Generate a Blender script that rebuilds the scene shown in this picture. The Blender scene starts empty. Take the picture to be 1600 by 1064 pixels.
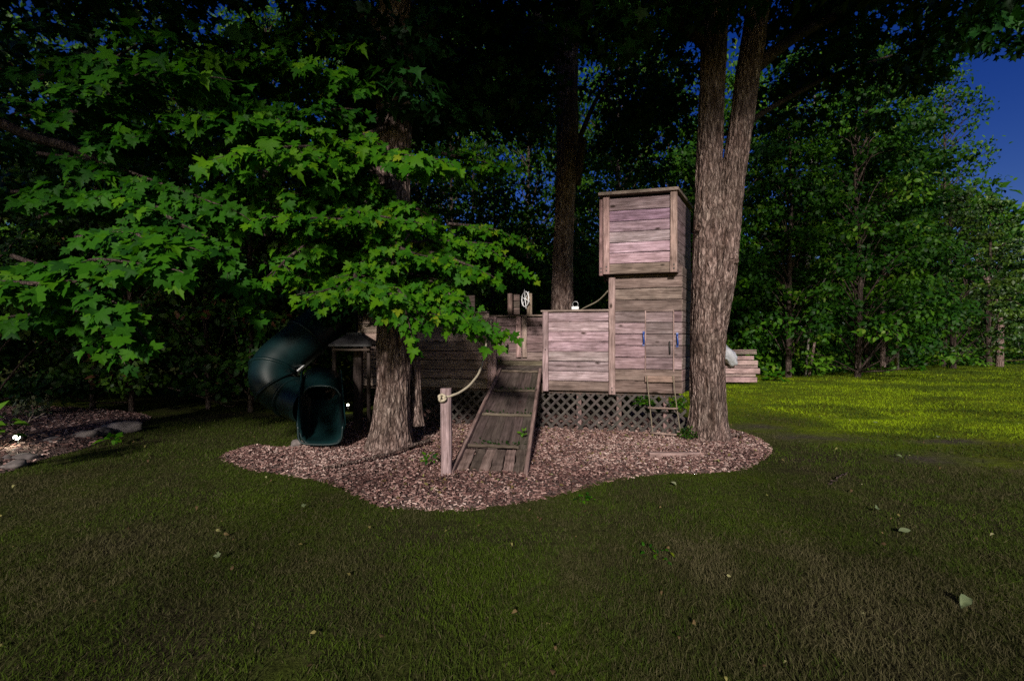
import bpy, math, random
import numpy as np
from mathutils import Vector, Matrix

random.seed(7)
rng = np.random.default_rng(11)
scene = bpy.context.scene
COL = scene.collection
PI = math.pi

# ------------------------------------------------------------------ camera, sky, sun, exposure
H, F, CX, CY = 1.35, 711.0, 800.0, 532.0
cam_d = bpy.data.cameras.new('camera'); cam = bpy.data.objects.new('camera', cam_d); COL.objects.link(cam)
cam_d.sensor_width = 36.0; cam_d.lens = 16.0; cam_d.clip_end = 600; cam_d.clip_start = 0.05
cam.location = (0, 0, H); cam.rotation_euler = (PI/2, 0, 0)
scene.camera = cam

SUN_EL, SUN_AZ = 23.0, 187.0      # azimuth measured from +Y towards +X : the light comes from behind the camera
world = bpy.data.worlds.new('World'); scene.world = world; world.use_nodes = True
wt = world.node_tree; wt.nodes.clear()
sky = wt.nodes.new('ShaderNodeTexSky'); sky.sky_type = 'NISHITA'; sky.sun_disc = False
sky.sun_elevation = math.radians(SUN_EL); sky.sun_rotation = math.radians(SUN_AZ)
sky.ozone_density = 3.0; sky.air_density = 1.0; sky.dust_density = 1.6; sky.altitude = 200
hsv = wt.nodes.new('ShaderNodeHueSaturation'); hsv.inputs['Saturation'].default_value = 1.4; hsv.inputs['Hue'].default_value = .535
bg = wt.nodes.new('ShaderNodeBackground'); bg.inputs['Strength'].default_value = 0.062
wo = wt.nodes.new('ShaderNodeOutputWorld')
wt.links.new(sky.outputs[0], hsv.inputs['Color']); wt.links.new(hsv.outputs[0], bg.inputs[0]); wt.links.new(bg.outputs[0], wo.inputs[0])

sun_d = bpy.data.lights.new('sun', 'SUN'); sun = bpy.data.objects.new('sun', sun_d); COL.objects.link(sun)
sun_d.energy = 5.0; sun_d.angle = math.radians(4.0); sun_d.color = (1.0, 0.93, 0.84)
_e, _a = math.radians(SUN_EL), math.radians(SUN_AZ)
sdir = Vector((math.sin(_a)*math.cos(_e), math.cos(_a)*math.cos(_e), math.sin(_e)))   # towards the sun
sun.rotation_euler = sdir.to_track_quat('Z', 'Y').to_euler(); sun.location = sdir*30

vs = scene.view_settings; vs.view_transform = 'Standard'; vs.look = 'None'; vs.gamma = 1.0; vs.use_curve_mapping = False
vs.exposure = 0.0
scene.render.engine = 'CYCLES'
cy = scene.cycles
cy.max_bounces = 5; cy.diffuse_bounces = 2; cy.glossy_bounces = 2; cy.transmission_bounces = 3; cy.transparent_max_bounces = 6
cy.use_denoising = False; cy.caustics_reflective = False; cy.caustics_refractive = False
cy.use_adaptive_sampling = True; cy.adaptive_threshold = 0.01

# ------------------------------------------------------------------ small maths
def P(px, py, D):                       # a point seen at that pixel of the photograph, D metres in front
    return Vector(((px-CX)/F*D, D, H-(py-CY)/F*D))
def G(px, py):                          # a point of the ground
    D = H*F/(py-CY); return Vector(((px-CX)/F*D, D, 0))

def _hash(ix, iy, iz, seed):
    n = (ix*374761393 + iy*668265263 + iz*2147483647 + seed*974711) & 0xffffffff
    n = ((n ^ (n >> 13))*1274126177) & 0xffffffff
    n = (n ^ (n >> 16)) & 0xffffffff
    return n/4294967295.0
def noise3(x, y, z, seed=0):
    x, y, z = np.broadcast_arrays(np.asarray(x, float), np.asarray(y, float), np.asarray(z, float))
    xi, yi, zi = np.floor(x).astype(np.int64), np.floor(y).astype(np.int64), np.floor(z).astype(np.int64)
    fx, fy, fz = x-xi, y-yi, z-zi
    fx, fy, fz = [f*f*(3-2*f) for f in (fx, fy, fz)]
    r = 0
    for a in (0, 1):
        for b in (0, 1):
            for c in (0, 1):
                r = r + _hash(xi+a, yi+b, zi+c, seed)*(fx if a else 1-fx)*(fy if b else 1-fy)*(fz if c else 1-fz)
    return r
def noise2(x, y, seed=0): return noise3(x, y, 0.37, seed)
def unit(v):
    return v/np.maximum(np.linalg.norm(v, axis=-1, keepdims=True), 1e-9)

# ------------------------------------------------------------------ object helpers
def mesh_np(name, V, T, tint=None, smooth=False):
    """V (n,3); T (m,k) faces all of k corners"""
    me = bpy.data.meshes.new(name)
    V = np.ascontiguousarray(V, dtype=np.float32); T = np.ascontiguousarray(T, dtype=np.int32)
    me.vertices.add(len(V)); me.vertices.foreach_set('co', V.ravel())
    k = T.shape[1]
    me.loops.add(T.size); me.loops.foreach_set('vertex_index', T.ravel())
    me.polygons.add(len(T)); me.polygons.foreach_set('loop_start', np.arange(0, T.size, k, dtype=np.int32))
    me.polygons.foreach_set('loop_total', np.full(len(T), k, dtype=np.int32))
    if smooth: me.polygons.foreach_set('use_smooth', np.ones(len(T), dtype=bool))
    if tint is not None:
        at = me.attributes.new('tint', 'FLOAT', 'POINT'); at.data.foreach_set('value', np.ascontiguousarray(tint, dtype=np.float32))
    me.update(); return me
def link(name, me, mat=None, parent=None, color=None):
    o = bpy.data.objects.new(name, me); COL.objects.link(o)
    if mat is not None and not len(me.materials): me.materials.append(mat)
    if parent is not None: o.parent = parent
    if color is not None: o.color = (*color, 1)
    return o
def mesh_py(name, V, Fc, smooth=False):
    me = bpy.data.meshes.new(name); me.from_pydata([tuple(v) for v in V], [], Fc); me.update()
    if smooth:
        for p in me.polygons: p.use_smooth = True
    return me
def tag(o, label=None, cat=None, group=None, kind=None):
    if label: o['label'] = label
    if cat: o['category'] = cat
    if group: o['group'] = group
    if kind: o['kind'] = kind
    return o
def empty(name, loc=(0, 0, 0)):
    o = bpy.data.objects.new(name, None); COL.objects.link(o); o.location = loc; o.empty_display_size = .2
    return o
def world_parent(o, parent):            # parent is an unrotated empty: keep the child where it stands
    o.parent = parent; o.location = Vector(o.location) - parent.location
    return o

def bar_mesh(L, w, t, ch=None, segs=1, jit=0.0, r=None, rot=0.0):
    """a board along local X, width w along Z, thickness t along Y, long edges chamfered"""
    if ch is None: ch = min(w, t)*0.18
    r = r or random
    a, b = t/2, w/2
    ring = [(-a+ch, -b), (a-ch, -b), (a, -b+ch), (a, b-ch), (a-ch, b), (-a+ch, b), (-a, b-ch), (-a, -b+ch)]
    V, Fc = [], []
    for i in range(segs+1):
        x = -L/2+L*i/segs
        dy, dz = (r.uniform(-jit, jit), r.uniform(-jit, jit))
        for (y, z) in ring: V.append((x + (r.uniform(-rot, rot) if rot and i in (0, segs) else 0), y+dy*.6, z+dz))
    for i in range(segs):
        for k in range(8):
            k2 = (k+1) % 8
            Fc.append((i*8+k, (i+1)*8+k, (i+1)*8+k2, i*8+k2))
    Fc.append(tuple(range(0, 8))); Fc.append(tuple(reversed(range(segs*8, segs*8+8))))
    return V, Fc
def board(name, p0, p1, up, w, t, mat, parent, color=None, segs=2, jit=.002, ch=None, roll=0.0):
    """board from p0 to p1; 'up' = the direction its width runs in"""
    p0, p1 = Vector(p0), Vector(p1)
    X = (p1-p0); L = X.length; X.normalize()
    U = Vector(up); Z = (U-U.dot(X)*X).normalized(); Y = Z.cross(X)
    V, Fc = bar_mesh(L, w, t, ch, segs, jit)
    me = mesh_py(name, V, Fc)
    o = link(name, me, mat, None, color)
    M = Matrix((X, Y, Z)).transposed()
    if roll: M = M @ Matrix.Rotation(roll, 3, 'X')
    c = (p0+p1)/2
    o.matrix_world = Matrix.Translation(c) @ M.to_4x4()
    if parent is not None:
        o.parent = parent
        o.location = c - root_loc(parent)
        if parent.rotation_euler.to_quaternion().angle > 1e-6:
            o.parent = parent; o.matrix_parent_inverse = parent.matrix_world.inverted() if False else Matrix()
    return o
def root_loc(p):
    l = Vector((0, 0, 0))
    while p is not None:
        l += p.location; p = p.parent
    return l

def catmull(pts, n):
    pts = np.array([list(p) for p in pts], float)
    if len(pts) == 2:
        t = np.linspace(0, 1, n)[:, None]; return pts[0]*(1-t)+pts[1]*t
    ext = np.vstack([2*pts[0]-pts[1], pts, 2*pts[-1]-pts[-2]])
    out = []; m = len(pts)-1
    for s in np.linspace(0, m, n):
        i = min(int(s), m-1); t = s-i
        p0, p1, p2, p3 = ext[i:i+4]
        out.append(.5*((2*p1)+(-p0+p2)*t+(2*p0-5*p1+4*p2-p3)*t*t+(-p0+3*p1-3*p2+p3)*t**3))
    return np.array(out)
def frames(path):
    n = len(path); T = unit(np.gradient(path, axis=0))
    ref = np.array([0, 0, 1.0]) if abs(T[0][2]) < .9 else np.array([1.0, 0, 0])
    N = np.zeros_like(T); N[0] = unit(np.cross(np.cross(T[0], ref), T[0]))
    for i in range(1, n):
        v = N[i-1]-np.dot(N[i-1], T[i])*T[i]; N[i] = unit(v)
    return T, N, np.cross(T, N)
def tube_np(path, rad, segs=8, closed_end=True):
    """returns V, Q arrays"""
    path = np.asarray(path); n = len(path); rad = np.broadcast_to(np.asarray(rad, float), (n,))
    T, N, B = frames(path)
    a = np.arange(segs)*2*PI/segs
    V = path[:, None, :] + rad[:, None, None]*(np.cos(a)[None, :, None]*N[:, None, :]+np.sin(a)[None, :, None]*B[:, None, :])
    V = V.reshape(-1, 3)
    i = np.arange(n-1)[:, None]*segs; k = np.arange(segs)[None, :]; k2 = (k+1) % segs
    Q = np.stack([i+k, i+k2, i+segs+k2, i+segs+k], -1).reshape(-1, 4)
    return V, Q
def join_np(parts):
    Vs, Qs, off = [], [], 0
    for V, Q in parts:
        Vs.append(V); Qs.append(Q+off); off += len(V)
    return np.vstack(Vs), np.vstack(Qs)
def tube_obj(name, pts, r, mat, parent=None, segs=8, n=None, color=None):
    path = catmull(pts, n or max(2, 6*(len(pts)-1)))
    V, Q = tube_np(path, r, segs)
    c = np.zeros(3) if parent is None else np.array(root_loc(parent))
    # close the ends with a centre point
    V = np.vstack([V, path[0], path[-1]]); m = len(V)
    me = bpy.data.meshes.new(name)
    faces = [tuple(q) for q in Q.tolist()]
    for k in range(segs):
        faces.append((m-2, (k+1) % segs, k)); e = m-2-segs
        faces.append((m-1, e+k, e+(k+1) % segs))
    me.from_pydata([tuple(v) for v in (V-c).tolist()], [], faces); me.update()
    for p in me.polygons: p.use_smooth = True
    return link(name, me, mat, parent, color)

# ------------------------------------------------------------------ materials
def mat_base(name):
    m = bpy.data.materials.new(name); m.use_nodes = True
    nt = m.node_tree; nt.nodes.clear()
    out = nt.nodes.new('ShaderNodeOutputMaterial'); b = nt.nodes.new('ShaderNodeBsdfPrincipled')
    nt.links.new(b.outputs[0], out.inputs[0])
    return m, nt, b, out
def N(nt, t, **kw):
    n = nt.nodes.new(t)
    for k, v in kw.items():
        if k in n.inputs: n.inputs[k].default_value = v
        else: setattr(n, k, v)
    return n
def ramp(nt, stops, src=None):
    r = nt.nodes.new('ShaderNodeValToRGB'); e = r.color_ramp.elements
    while len(e) > 2: e.remove(e[-1])
    for i, (p, c) in enumerate(stops):
        if i < 2: e[i].position = p; e[i].color = (*c, 1)
        else:
            x = e.new(p); x.color = (*c, 1)
    if src is not None: nt.links.new(src, r.inputs[0])
    return r
def mix(nt, a, b, fac, mode='MIX'):
    m = nt.nodes.new('ShaderNodeMix'); m.data_type = 'RGBA'; m.blend_type = mode
    for s, v in ((0, fac), (6, a), (7, b)):
        if hasattr(v, 'links') or isinstance(v, bpy.types.NodeSocket): nt.links.new(v, m.inputs[s])
        else: m.inputs[s].default_value = v if s == 0 else (*v, 1)
    return m.outputs[2]

def wood_mat(name, c_dark, c_mid, c_light, moss=0.25, stain=(.105, .078, .062), rough=.85, scale=1.0, use_obj=True):
    m, nt, b, out = mat_base(name)
    tc = N(nt, 'ShaderNodeTexCoord'); oi = N(nt, 'ShaderNodeObjectInfo')
    off = N(nt, 'ShaderNodeMath', operation='MULTIPLY'); nt.links.new(oi.outputs['Random'], off.inputs[0]); off.inputs[1].default_value = 37.0
    cmb = N(nt, 'ShaderNodeCombineXYZ'); nt.links.new(off.outputs[0], cmb.inputs[0]); nt.links.new(off.outputs[0], cmb.inputs[2])
    add = N(nt, 'ShaderNodeVectorMath', operation='ADD'); nt.links.new(tc.outputs['Object'], add.inputs[0]); nt.links.new(cmb.outputs[0], add.inputs[1])
    mp = N(nt, 'ShaderNodeMapping'); mp.inputs['Scale'].default_value = (1.6*scale, 26*scale, 26*scale); nt.links.new(add.outputs[0], mp.inputs[0])
    n1 = N(nt, 'ShaderNodeTexNoise', Scale=1.6, Detail=6.0, Roughness=.65, Distortion=.6); nt.links.new(mp.outputs[0], n1.inputs['Vector'])
    r1 = ramp(nt, [(.30, c_dark), (.48, c_mid), (.70, c_light)], n1.outputs[0])
    # broad weathering
    n2 = N(nt, 'ShaderNodeTexNoise', Scale=3.2, Detail=4.0, Roughness=.6); nt.links.new(add.outputs[0], n2.inputs['Vector'])
    r2 = ramp(nt, [(.42-.15*moss, (0, 0, 0)), (.75, (1, 1, 1))], n2.outputs[0])
    mm = N(nt, 'ShaderNodeMath', operation='MULTIPLY'); nt.links.new(r2.outputs[0], mm.inputs[0]); mm.inputs[1].default_value = min(1, moss*1.6)
    c = mix(nt, r1.outputs[0], stain, mm.outputs[0])
    n6 = N(nt, 'ShaderNodeTexNoise', Scale=5.5, Detail=5.0, Roughness=.7); mp6 = N(nt, 'ShaderNodeMapping'); mp6.inputs['Scale'].default_value = (.9, 3.2, 3.2); nt.links.new(add.outputs[0], mp6.inputs[0]); nt.links.new(mp6.outputs[0], n6.inputs['Vector'])
    r6 = ramp(nt, [(.30, (.58, .55, .54)), (.5, (1, 1, 1)), (.72, (1.28, 1.26, 1.25))], n6.outputs[0]); c = mix(nt, c, r6.outputs[0], 1.0, 'MULTIPLY')
    # knots
    mk = N(nt, 'ShaderNodeMapping'); mk.inputs['Scale'].default_value = (3.2, 6.5, 6.5); nt.links.new(add.outputs[0], mk.inputs[0])
    vo = N(nt, 'ShaderNodeTexVoronoi', Scale=1.0, Randomness=1.0); nt.links.new(mk.outputs[0], vo.inputs['Vector'])
    dk = N(nt, 'ShaderNodeMath', operation='MULTIPLY_ADD'); nt.links.new(n2.outputs[0], dk.inputs[0]); dk.inputs[1].default_value = .35; nt.links.new(vo.outputs['Distance'], dk.inputs[2])
    rk = ramp(nt, [(.245, (1, 1, 1)), (.33, (0, 0, 0))], dk.outputs[0])
    c = mix(nt, c, (.045, .03, .025), rk.outputs[0])
    if use_obj: c = mix(nt, c, oi.outputs['Color'], 1.0, 'MULTIPLY')
    # fine dark cracks along the grain
    mp2 = N(nt, 'ShaderNodeMapping'); mp2.inputs['Scale'].default_value = (2.2*scale, 60*scale, 60*scale); nt.links.new(add.outputs[0], mp2.inputs[0])
    n3 = N(nt, 'ShaderNodeTexNoise', Scale=1.3, Detail=3.0, Roughness=.5); nt.links.new(mp2.outputs[0], n3.inputs['Vector'])
    r3 = ramp(nt, [(.33, (.45, .42, .40)), (.43, (1, 1, 1))], n3.outputs[0])
    c = mix(nt, c, r3.outputs[0], .75, 'MULTIPLY')
    nt.links.new(c, b.inputs['Base Color']); b.inputs['Roughness'].default_value = rough
    b.inputs['Specular IOR Level'].default_value = .25
    bm = N(nt, 'ShaderNodeBump', Strength=.55, Distance=.004); nt.links.new(n1.outputs[0], bm.inputs['Height'])
    nt.links.new(bm.outputs[0], b.inputs['Normal'])
    return m
M = {}
M['pink'] = wood_mat('weathered_pink_cedar', (.14, .10, .102), (.31, .235, .248), (.53, .44, .455), moss=.48, stain=(.155, .12, .115))
M['post'] = wood_mat('weathered_post_wood', (.13, .09, .085), (.28, .205, .20), (.46, .36, .355), moss=.40, stain=(.10, .078, .07))
M['grey'] = wood_mat('grey_brown_wood', (.07, .055, .05), (.16, .125, .11), (.29, .24, .215), moss=.45, stain=(.052, .044, .034))
M['ramp'] = wood_mat('mossy_ramp_wood', (.035, .028, .025), (.068, .055, .049), (.115, .095, .086), moss=.35, stain=(.036, .032, .022))
M['lattice'] = wood_mat('lattice_wood', (.028, .024, .022), (.052, .045, .042), (.085, .074, .07), moss=.2, scale=1.4)

def bark_mat(name, c0, c1, c2):
    m, nt, b, out = mat_base(name)
    tc = N(nt, 'ShaderNodeTexCoord')
    mp = N(nt, 'ShaderNodeMapping'); mp.inputs['Scale'].default_value = (26, 26, 7); nt.links.new(tc.outputs['Object'], mp.inputs[0])
    n1 = N(nt, 'ShaderNodeTexNoise', Scale=1.0, Detail=8.0, Roughness=.7, Distortion=.5); nt.links.new(mp.outputs[0], n1.inputs['Vector'])
    r = ramp(nt, [(.34, c0), (.50, c1), (.66, c2)], n1.outputs[0])
    n2 = N(nt, 'ShaderNodeTexNoise', Scale=2.2, Detail=3.0); nt.links.new(tc.outputs['Object'], n2.inputs['Vector'])
    r2 = ramp(nt, [(.40, (.80, .80, .76)), (.62, (1.05, 1, .98))], n2.outputs[0])
    c = mix(nt, r.outputs[0], r2.outputs[0], 1.0, 'MULTIPLY')
    at = N(nt, 'ShaderNodeAttribute', attribute_name='tint')
    rt = ramp(nt, [(.22, (.50, .45, .42)), (.55, (1, 1, 1))], at.outputs['Fac'])
    c = mix(nt, c, rt.outputs[0], 1.0, 'MULTIPLY')
    mv = N(nt, 'ShaderNodeMapping'); mv.inputs['Scale'].default_value = (24, 24, 5.0)
    dn = N(nt, 'ShaderNodeTexNoise', Scale=7.0, Detail=3.0); nt.links.new(tc.outputs['Object'], dn.inputs['Vector'])
    dv = N(nt, 'ShaderNodeVectorMath', operation='MULTIPLY_ADD'); nt.links.new(dn.outputs['Color'], dv.inputs[0]); dv.inputs[1].default_value = (.09, .09, .16); nt.links.new(tc.outputs['Object'], dv.inputs[2])
    nt.links.new(dv.outputs[0], mv.inputs[0])
    vo = N(nt, 'ShaderNodeTexVoronoi', Scale=1.0); vo.feature = 'DISTANCE_TO_EDGE'; nt.links.new(mv.outputs[0], vo.inputs['Vector'])
    rv = ramp(nt, [(.0, (.30, .27, .26)), (.16, (1, 1, 1))], vo.outputs['Distance']); c = mix(nt, c, rv.outputs[0], .85, 'MULTIPLY')
    hv = N(nt, 'ShaderNodeMath', operation='MINIMUM'); nt.links.new(vo.outputs['Distance'], hv.inputs[0]); hv.inputs[1].default_value = .28
    hs = N(nt, 'ShaderNodeMath', operation='MULTIPLY_ADD'); nt.links.new(hv.outputs[0], hs.inputs[0]); hs.inputs[1].default_value = 3.0; nt.links.new(n1.outputs[0], hs.inputs[2])
    nt.links.new(c, b.inputs['Base Color']); b.inputs['Roughness'].default_value = .9; b.inputs['Specular IOR Level'].default_value = .15
    bm = N(nt, 'ShaderNodeBump', Strength=1.0, Distance=.022); nt.links.new(hs.outputs[0], bm.inputs['Height']); nt.links.new(bm.outputs[0], b.inputs['Normal'])
    return m
M['bark'] = bark_mat('maple_bark', (.055, .038, .034), (.22, .155, .14), (.52, .41, .375))
M['bark_dark'] = bark_mat('dark_bark', (.03, .022, .02), (.09, .065, .058), (.17, .13, .115))
M['bark_pale'] = bark_mat('pale_bark', (.10, .09, .08), (.28, .26, .24), (.42, .40, .38))

def leaf_mat(name, stops, trans=.35, rough=.45, spec=.35):
    m, nt, b, out = mat_base(name)
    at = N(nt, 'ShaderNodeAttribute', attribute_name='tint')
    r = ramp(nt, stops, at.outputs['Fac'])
    tc = N(nt, 'ShaderNodeTexCoord')
    n1 = N(nt, 'ShaderNodeTexNoise', Scale=38.0, Detail=2.0); nt.links.new(tc.outputs['Object'], n1.inputs['Vector'])
    r1 = ramp(nt, [(.3, (.78, .80, .75)), (.7, (1.12, 1.1, 1.05))], n1.outputs[0])
    c = mix(nt, r.outputs[0], r1.outputs[0], 1.0, 'MULTIPLY')
    nt.links.new(c, b.inputs['Base Color']); b.inputs['Roughness'].default_value = rough; b.inputs['Specular IOR Level'].default_value = spec
    tr = N(nt, 'ShaderNodeBsdfTranslucent'); c2 = mix(nt, c, (1.25, 1.35, .55), 1.0, 'MULTIPLY'); nt.links.new(c2, tr.inputs['Color'])
    ms = N(nt, 'ShaderNodeMixShader'); ms.inputs[0].default_value = trans
    nt.links.new(b.outputs[0], ms.inputs[1]); nt.links.new(tr.outputs[0], ms.inputs[2]); nt.links.new(ms.outputs[0], out.inputs[0])
    return m
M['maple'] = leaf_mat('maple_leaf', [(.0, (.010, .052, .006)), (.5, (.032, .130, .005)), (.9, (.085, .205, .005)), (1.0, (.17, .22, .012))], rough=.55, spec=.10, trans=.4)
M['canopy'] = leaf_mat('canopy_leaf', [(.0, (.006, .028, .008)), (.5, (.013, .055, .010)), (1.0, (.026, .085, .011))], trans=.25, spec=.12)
M['wood_leaf'] = leaf_mat('woodland_leaf', [(.0, (.008, .036, .004)), (.5, (.026, .092, .005)), (.9, (.066, .165, .007)), (1.0, (.12, .20, .02))], trans=.3, spec=.16, rough=.5)
M['hedge_leaf'] = leaf_mat('hedge_leaf', [(.0, (.008, .030, .005)), (.5, (.022, .062, .007)), (.92, (.060, .125, .010)), (1.0, (.12, .05, .03))], trans=.25, spec=.15)
M['fir'] = leaf_mat('conifer_needles', [(.0, (.010, .030, .007)), (.5, (.032, .075, .008)), (1.0, (.080, .140, .010))], trans=.15)
M['bright_leaf'] = leaf_mat('bright_leaf', [(.0, (.05, .15, .012)), (1.0, (.14, .30, .02))], trans=.4)
M['fallen'] = leaf_mat('fallen_leaf', [(.0, (.13, .17, .08)), (1.0, (.26, .28, .17))], trans=.1)

M['litter'] = leaf_mat('dry_litter', [(.0, (.09, .055, .03)), (.4, (.16, .11, .05)), (.8, (.20, .19, .06)), (1.0, (.30, .28, .16))], trans=.1, rough=.7, spec=.1)
def plain(name, col, rough=.5, metal=0, noise=0.0, spec=.5, nscale=20):
    m, nt, b, out = mat_base(name)
    b.inputs['Roughness'].default_value = rough; b.inputs['Metallic'].default_value = metal; b.inputs['Specular IOR Level'].default_value = spec
    tc = N(nt, 'ShaderNodeTexCoord'); n = N(nt, 'ShaderNodeTexNoise', Scale=nscale, Detail=4.0); nt.links.new(tc.outputs['Object'], n.inputs['Vector'])
    lo = tuple(c*(1-noise) for c in col); hi = tuple(min(1, c*(1+noise)) for c in col)
    r = ramp(nt, [(.3, lo), (.7, hi)], n.outputs[0]); nt.links.new(r.outputs[0], b.inputs['Base Color'])
    bm = N(nt, 'ShaderNodeBump', Strength=.3, Distance=.004); nt.links.new(n.outputs[0], bm.inputs['Height']); nt.links.new(bm.outputs[0], b.inputs['Normal'])
    return m
M['slide'] = plain('green_plastic', (.002, .013, .014), .45, 0, .25, .35, 6)
M['blue'] = plain('blue_paint', (.015, .06, .28), .35, 0, .15)
M['white'] = plain('white_plastic', (.72, .72, .74), .45, 0, .08)
M['metal'] = plain('dull_metal', (.25, .25, .26), .4, .9, .2)
M['dark'] = plain('dark_iron', (.02, .018, .017), .6, 0, .3)
M['old_rope'] = plain('old_rope', (.20, .165, .12), .9, 0, .35, .2, 120)
M['rope'] = plain('pale_rope', (.42, .36, .27), .9, 0, .35, .2, 120)
M['rock'] = plain('field_stone', (.16, .135, .13), .85, 0, .45, .2, 9)
M['hood'] = plain('grey_hood_sheet', (.022, .020, .022), .6, 0, .3)
M['bag'] = plain('white_sheet_plastic', (.50, .50, .56), .4, 0, .06)

SOIL = [(*G(1255, 684)[:2], 1.0, .42), (*G(1445, 715)[:2], .8, .40), (*G(1180, 668)[:2], .7, .4), (*G(1470, 690)[:2], .9, .25)]
# lawn
m, nt, b, out = mat_base('lawn_ground'); M['lawn'] = m
tc = N(nt, 'ShaderNodeTexCoord')
n1 = N(nt, 'ShaderNodeTexNoise', Scale=.7, Detail=5.0, Roughness=.6); nt.links.new(tc.outputs['Object'], n1.inputs['Vector'])
n2 = N(nt, 'ShaderNodeTexNoise', Scale=14.0, Detail=6.0, Roughness=.75); nt.links.new(tc.outputs['Object'], n2.inputs['Vector'])
r1 = ramp(nt, [(.32, (.050, .040, .026)), (.46, (.050, .056, .018)), (.62, (.060, .088, .010)), (.8, (.085, .11, .010))], n1.outputs[0])
r2 = ramp(nt, [(.3, (.45, .42, .40)), (.68, (1.25, 1.2, 1.1))], n2.outputs[0])
sx = N(nt, 'ShaderNodeSeparateXYZ'); nt.links.new(tc.outputs['Object'], sx.inputs[0])
# moss and fresh grass on the open side, sunlight painted into their colour (x>3, y>7)
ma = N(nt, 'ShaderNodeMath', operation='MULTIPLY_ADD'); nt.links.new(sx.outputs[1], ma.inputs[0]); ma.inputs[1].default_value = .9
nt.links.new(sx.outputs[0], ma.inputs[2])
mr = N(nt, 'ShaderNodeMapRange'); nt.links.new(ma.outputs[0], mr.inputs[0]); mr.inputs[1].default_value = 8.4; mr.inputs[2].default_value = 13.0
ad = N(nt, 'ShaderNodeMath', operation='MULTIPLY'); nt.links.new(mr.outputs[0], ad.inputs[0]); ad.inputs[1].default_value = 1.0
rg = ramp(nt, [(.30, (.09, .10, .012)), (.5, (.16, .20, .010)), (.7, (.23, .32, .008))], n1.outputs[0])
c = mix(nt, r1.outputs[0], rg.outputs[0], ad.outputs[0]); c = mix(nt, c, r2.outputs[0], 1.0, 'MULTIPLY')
n5 = N(nt, 'ShaderNodeTexNoise', Scale=2.2, Detail=6.0, Roughness=.7); nt.links.new(tc.outputs['Object'], n5.inputs['Vector'])
for (gx, gy, rx, ry) in SOIL:
    mpn = N(nt, 'ShaderNodeMapping'); mpn.vector_type = 'TEXTURE'; mpn.inputs['Location'].default_value = (gx, gy, 0); mpn.inputs['Scale'].default_value = (rx, ry, 50)
    nt.links.new(tc.outputs['Object'], mpn.inputs[0]); ln = N(nt, 'ShaderNodeVectorMath', operation='LENGTH'); nt.links.new(mpn.outputs[0], ln.inputs[0])
    sm = N(nt, 'ShaderNodeMath', operation='MULTIPLY_ADD'); nt.links.new(n5.outputs[0], sm.inputs[0]); sm.inputs[1].default_value = 2.6; nt.links.new(ln.outputs['Value'], sm.inputs[2])
    rs_ = ramp(nt, [(.0, (0, 0, 0)), (1.0, (0, 0, 0))]); mr2 = N(nt, 'ShaderNodeMapRange'); nt.links.new(sm.outputs[0], mr2.inputs[0]); mr2.inputs[1].default_value = 2.3; mr2.inputs[2].default_value = 1.35
    soilc = ramp(nt, [(.35, (.045, .038, .024)), (.6, (.085, .073, .050)), (.75, (.17, .145, .125))], n2.outputs[0])
    c = mix(nt, c, soilc.outputs[0], mr2.outputs[0])
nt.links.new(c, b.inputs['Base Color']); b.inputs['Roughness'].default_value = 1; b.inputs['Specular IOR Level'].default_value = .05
bm = N(nt, 'ShaderNodeBump', Strength=1.0, Distance=.03); nt.links.new(n2.outputs[0], bm.inputs['Height']); nt.links.new(bm.outputs[0], b.inputs['Normal'])

m, nt, b, out = mat_base('grass_blades'); M['grass'] = m
at = N(nt, 'ShaderNodeAttribute', attribute_name='tint')
r = ramp(nt, [(.0, (.115, .10, .050)), (.22, (.066, .064, .026)), (.34, (.058, .056, .020)), (.55, (.044, .068, .011)), (.8, (.075, .118, .010)), (1.0, (.28, .40, .010))], at.outputs['Fac'])
nt.links.new(r.outputs[0], b.inputs['Base Color']); b.inputs['Roughness'].default_value = .7; b.inputs['Specular IOR Level'].default_value = .05
tr = N(nt, 'ShaderNodeBsdfTranslucent'); nt.links.new(r.outputs[0], tr.inputs[0]); ms = N(nt, 'ShaderNodeMixShader'); ms.inputs[0].default_value = .3
nt.links.new(b.outputs[0], ms.inputs[1]); nt.links.new(tr.outputs[0], ms.inputs[2]); nt.links.new(ms.outputs[0], out.inputs[0])

m, nt, b, out = mat_base('wood_chips'); M['chips'] = m
at = N(nt, 'ShaderNodeAttribute', attribute_name='tint')
r = ramp(nt, [(.0, (.045, .020, .018)), (.35, (.17, .088, .078)), (.7, (.37, .235, .205)), (1.0, (.56, .42, .375))], at.outputs['Fac'])
nt.links.new(r.outputs[0], b.inputs['Base Color']); b.inputs['Roughness'].default_value = .85; b.inputs['Specular IOR Level'].default_value = .2
m, nt, b, out = mat_base('mulch_base'); M['mulch'] = m
tc = N(nt, 'ShaderNodeTexCoord'); vo = N(nt, 'ShaderNodeTexVoronoi', Scale=45.0); nt.links.new(tc.outputs['Object'], vo.inputs['Vector'])
r = ramp(nt, [(.0, (.05, .028, .024)), (.5, (.10, .058, .05)), (1.0, (.20, .125, .11))], vo.outputs['Color'])
nt.links.new(r.outputs[0], b.inputs['Base Color']); b.inputs['Roughness'].default_value = .95
bm = N(nt, 'ShaderNodeBump', Strength=1.0, Distance=.02); nt.links.new(vo.outputs['Distance'], bm.inputs['Height']); nt.links.new(bm.outputs[0], b.inputs['Normal'])
m, nt, b, out = mat_base('bare_soil'); M['soil'] = m
tc = N(nt, 'ShaderNodeTexCoord'); n1 = N(nt, 'ShaderNodeTexNoise', Scale=9.0, Detail=8.0, Roughness=.7); nt.links.new(tc.outputs['Object'], n1.inputs['Vector'])
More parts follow.
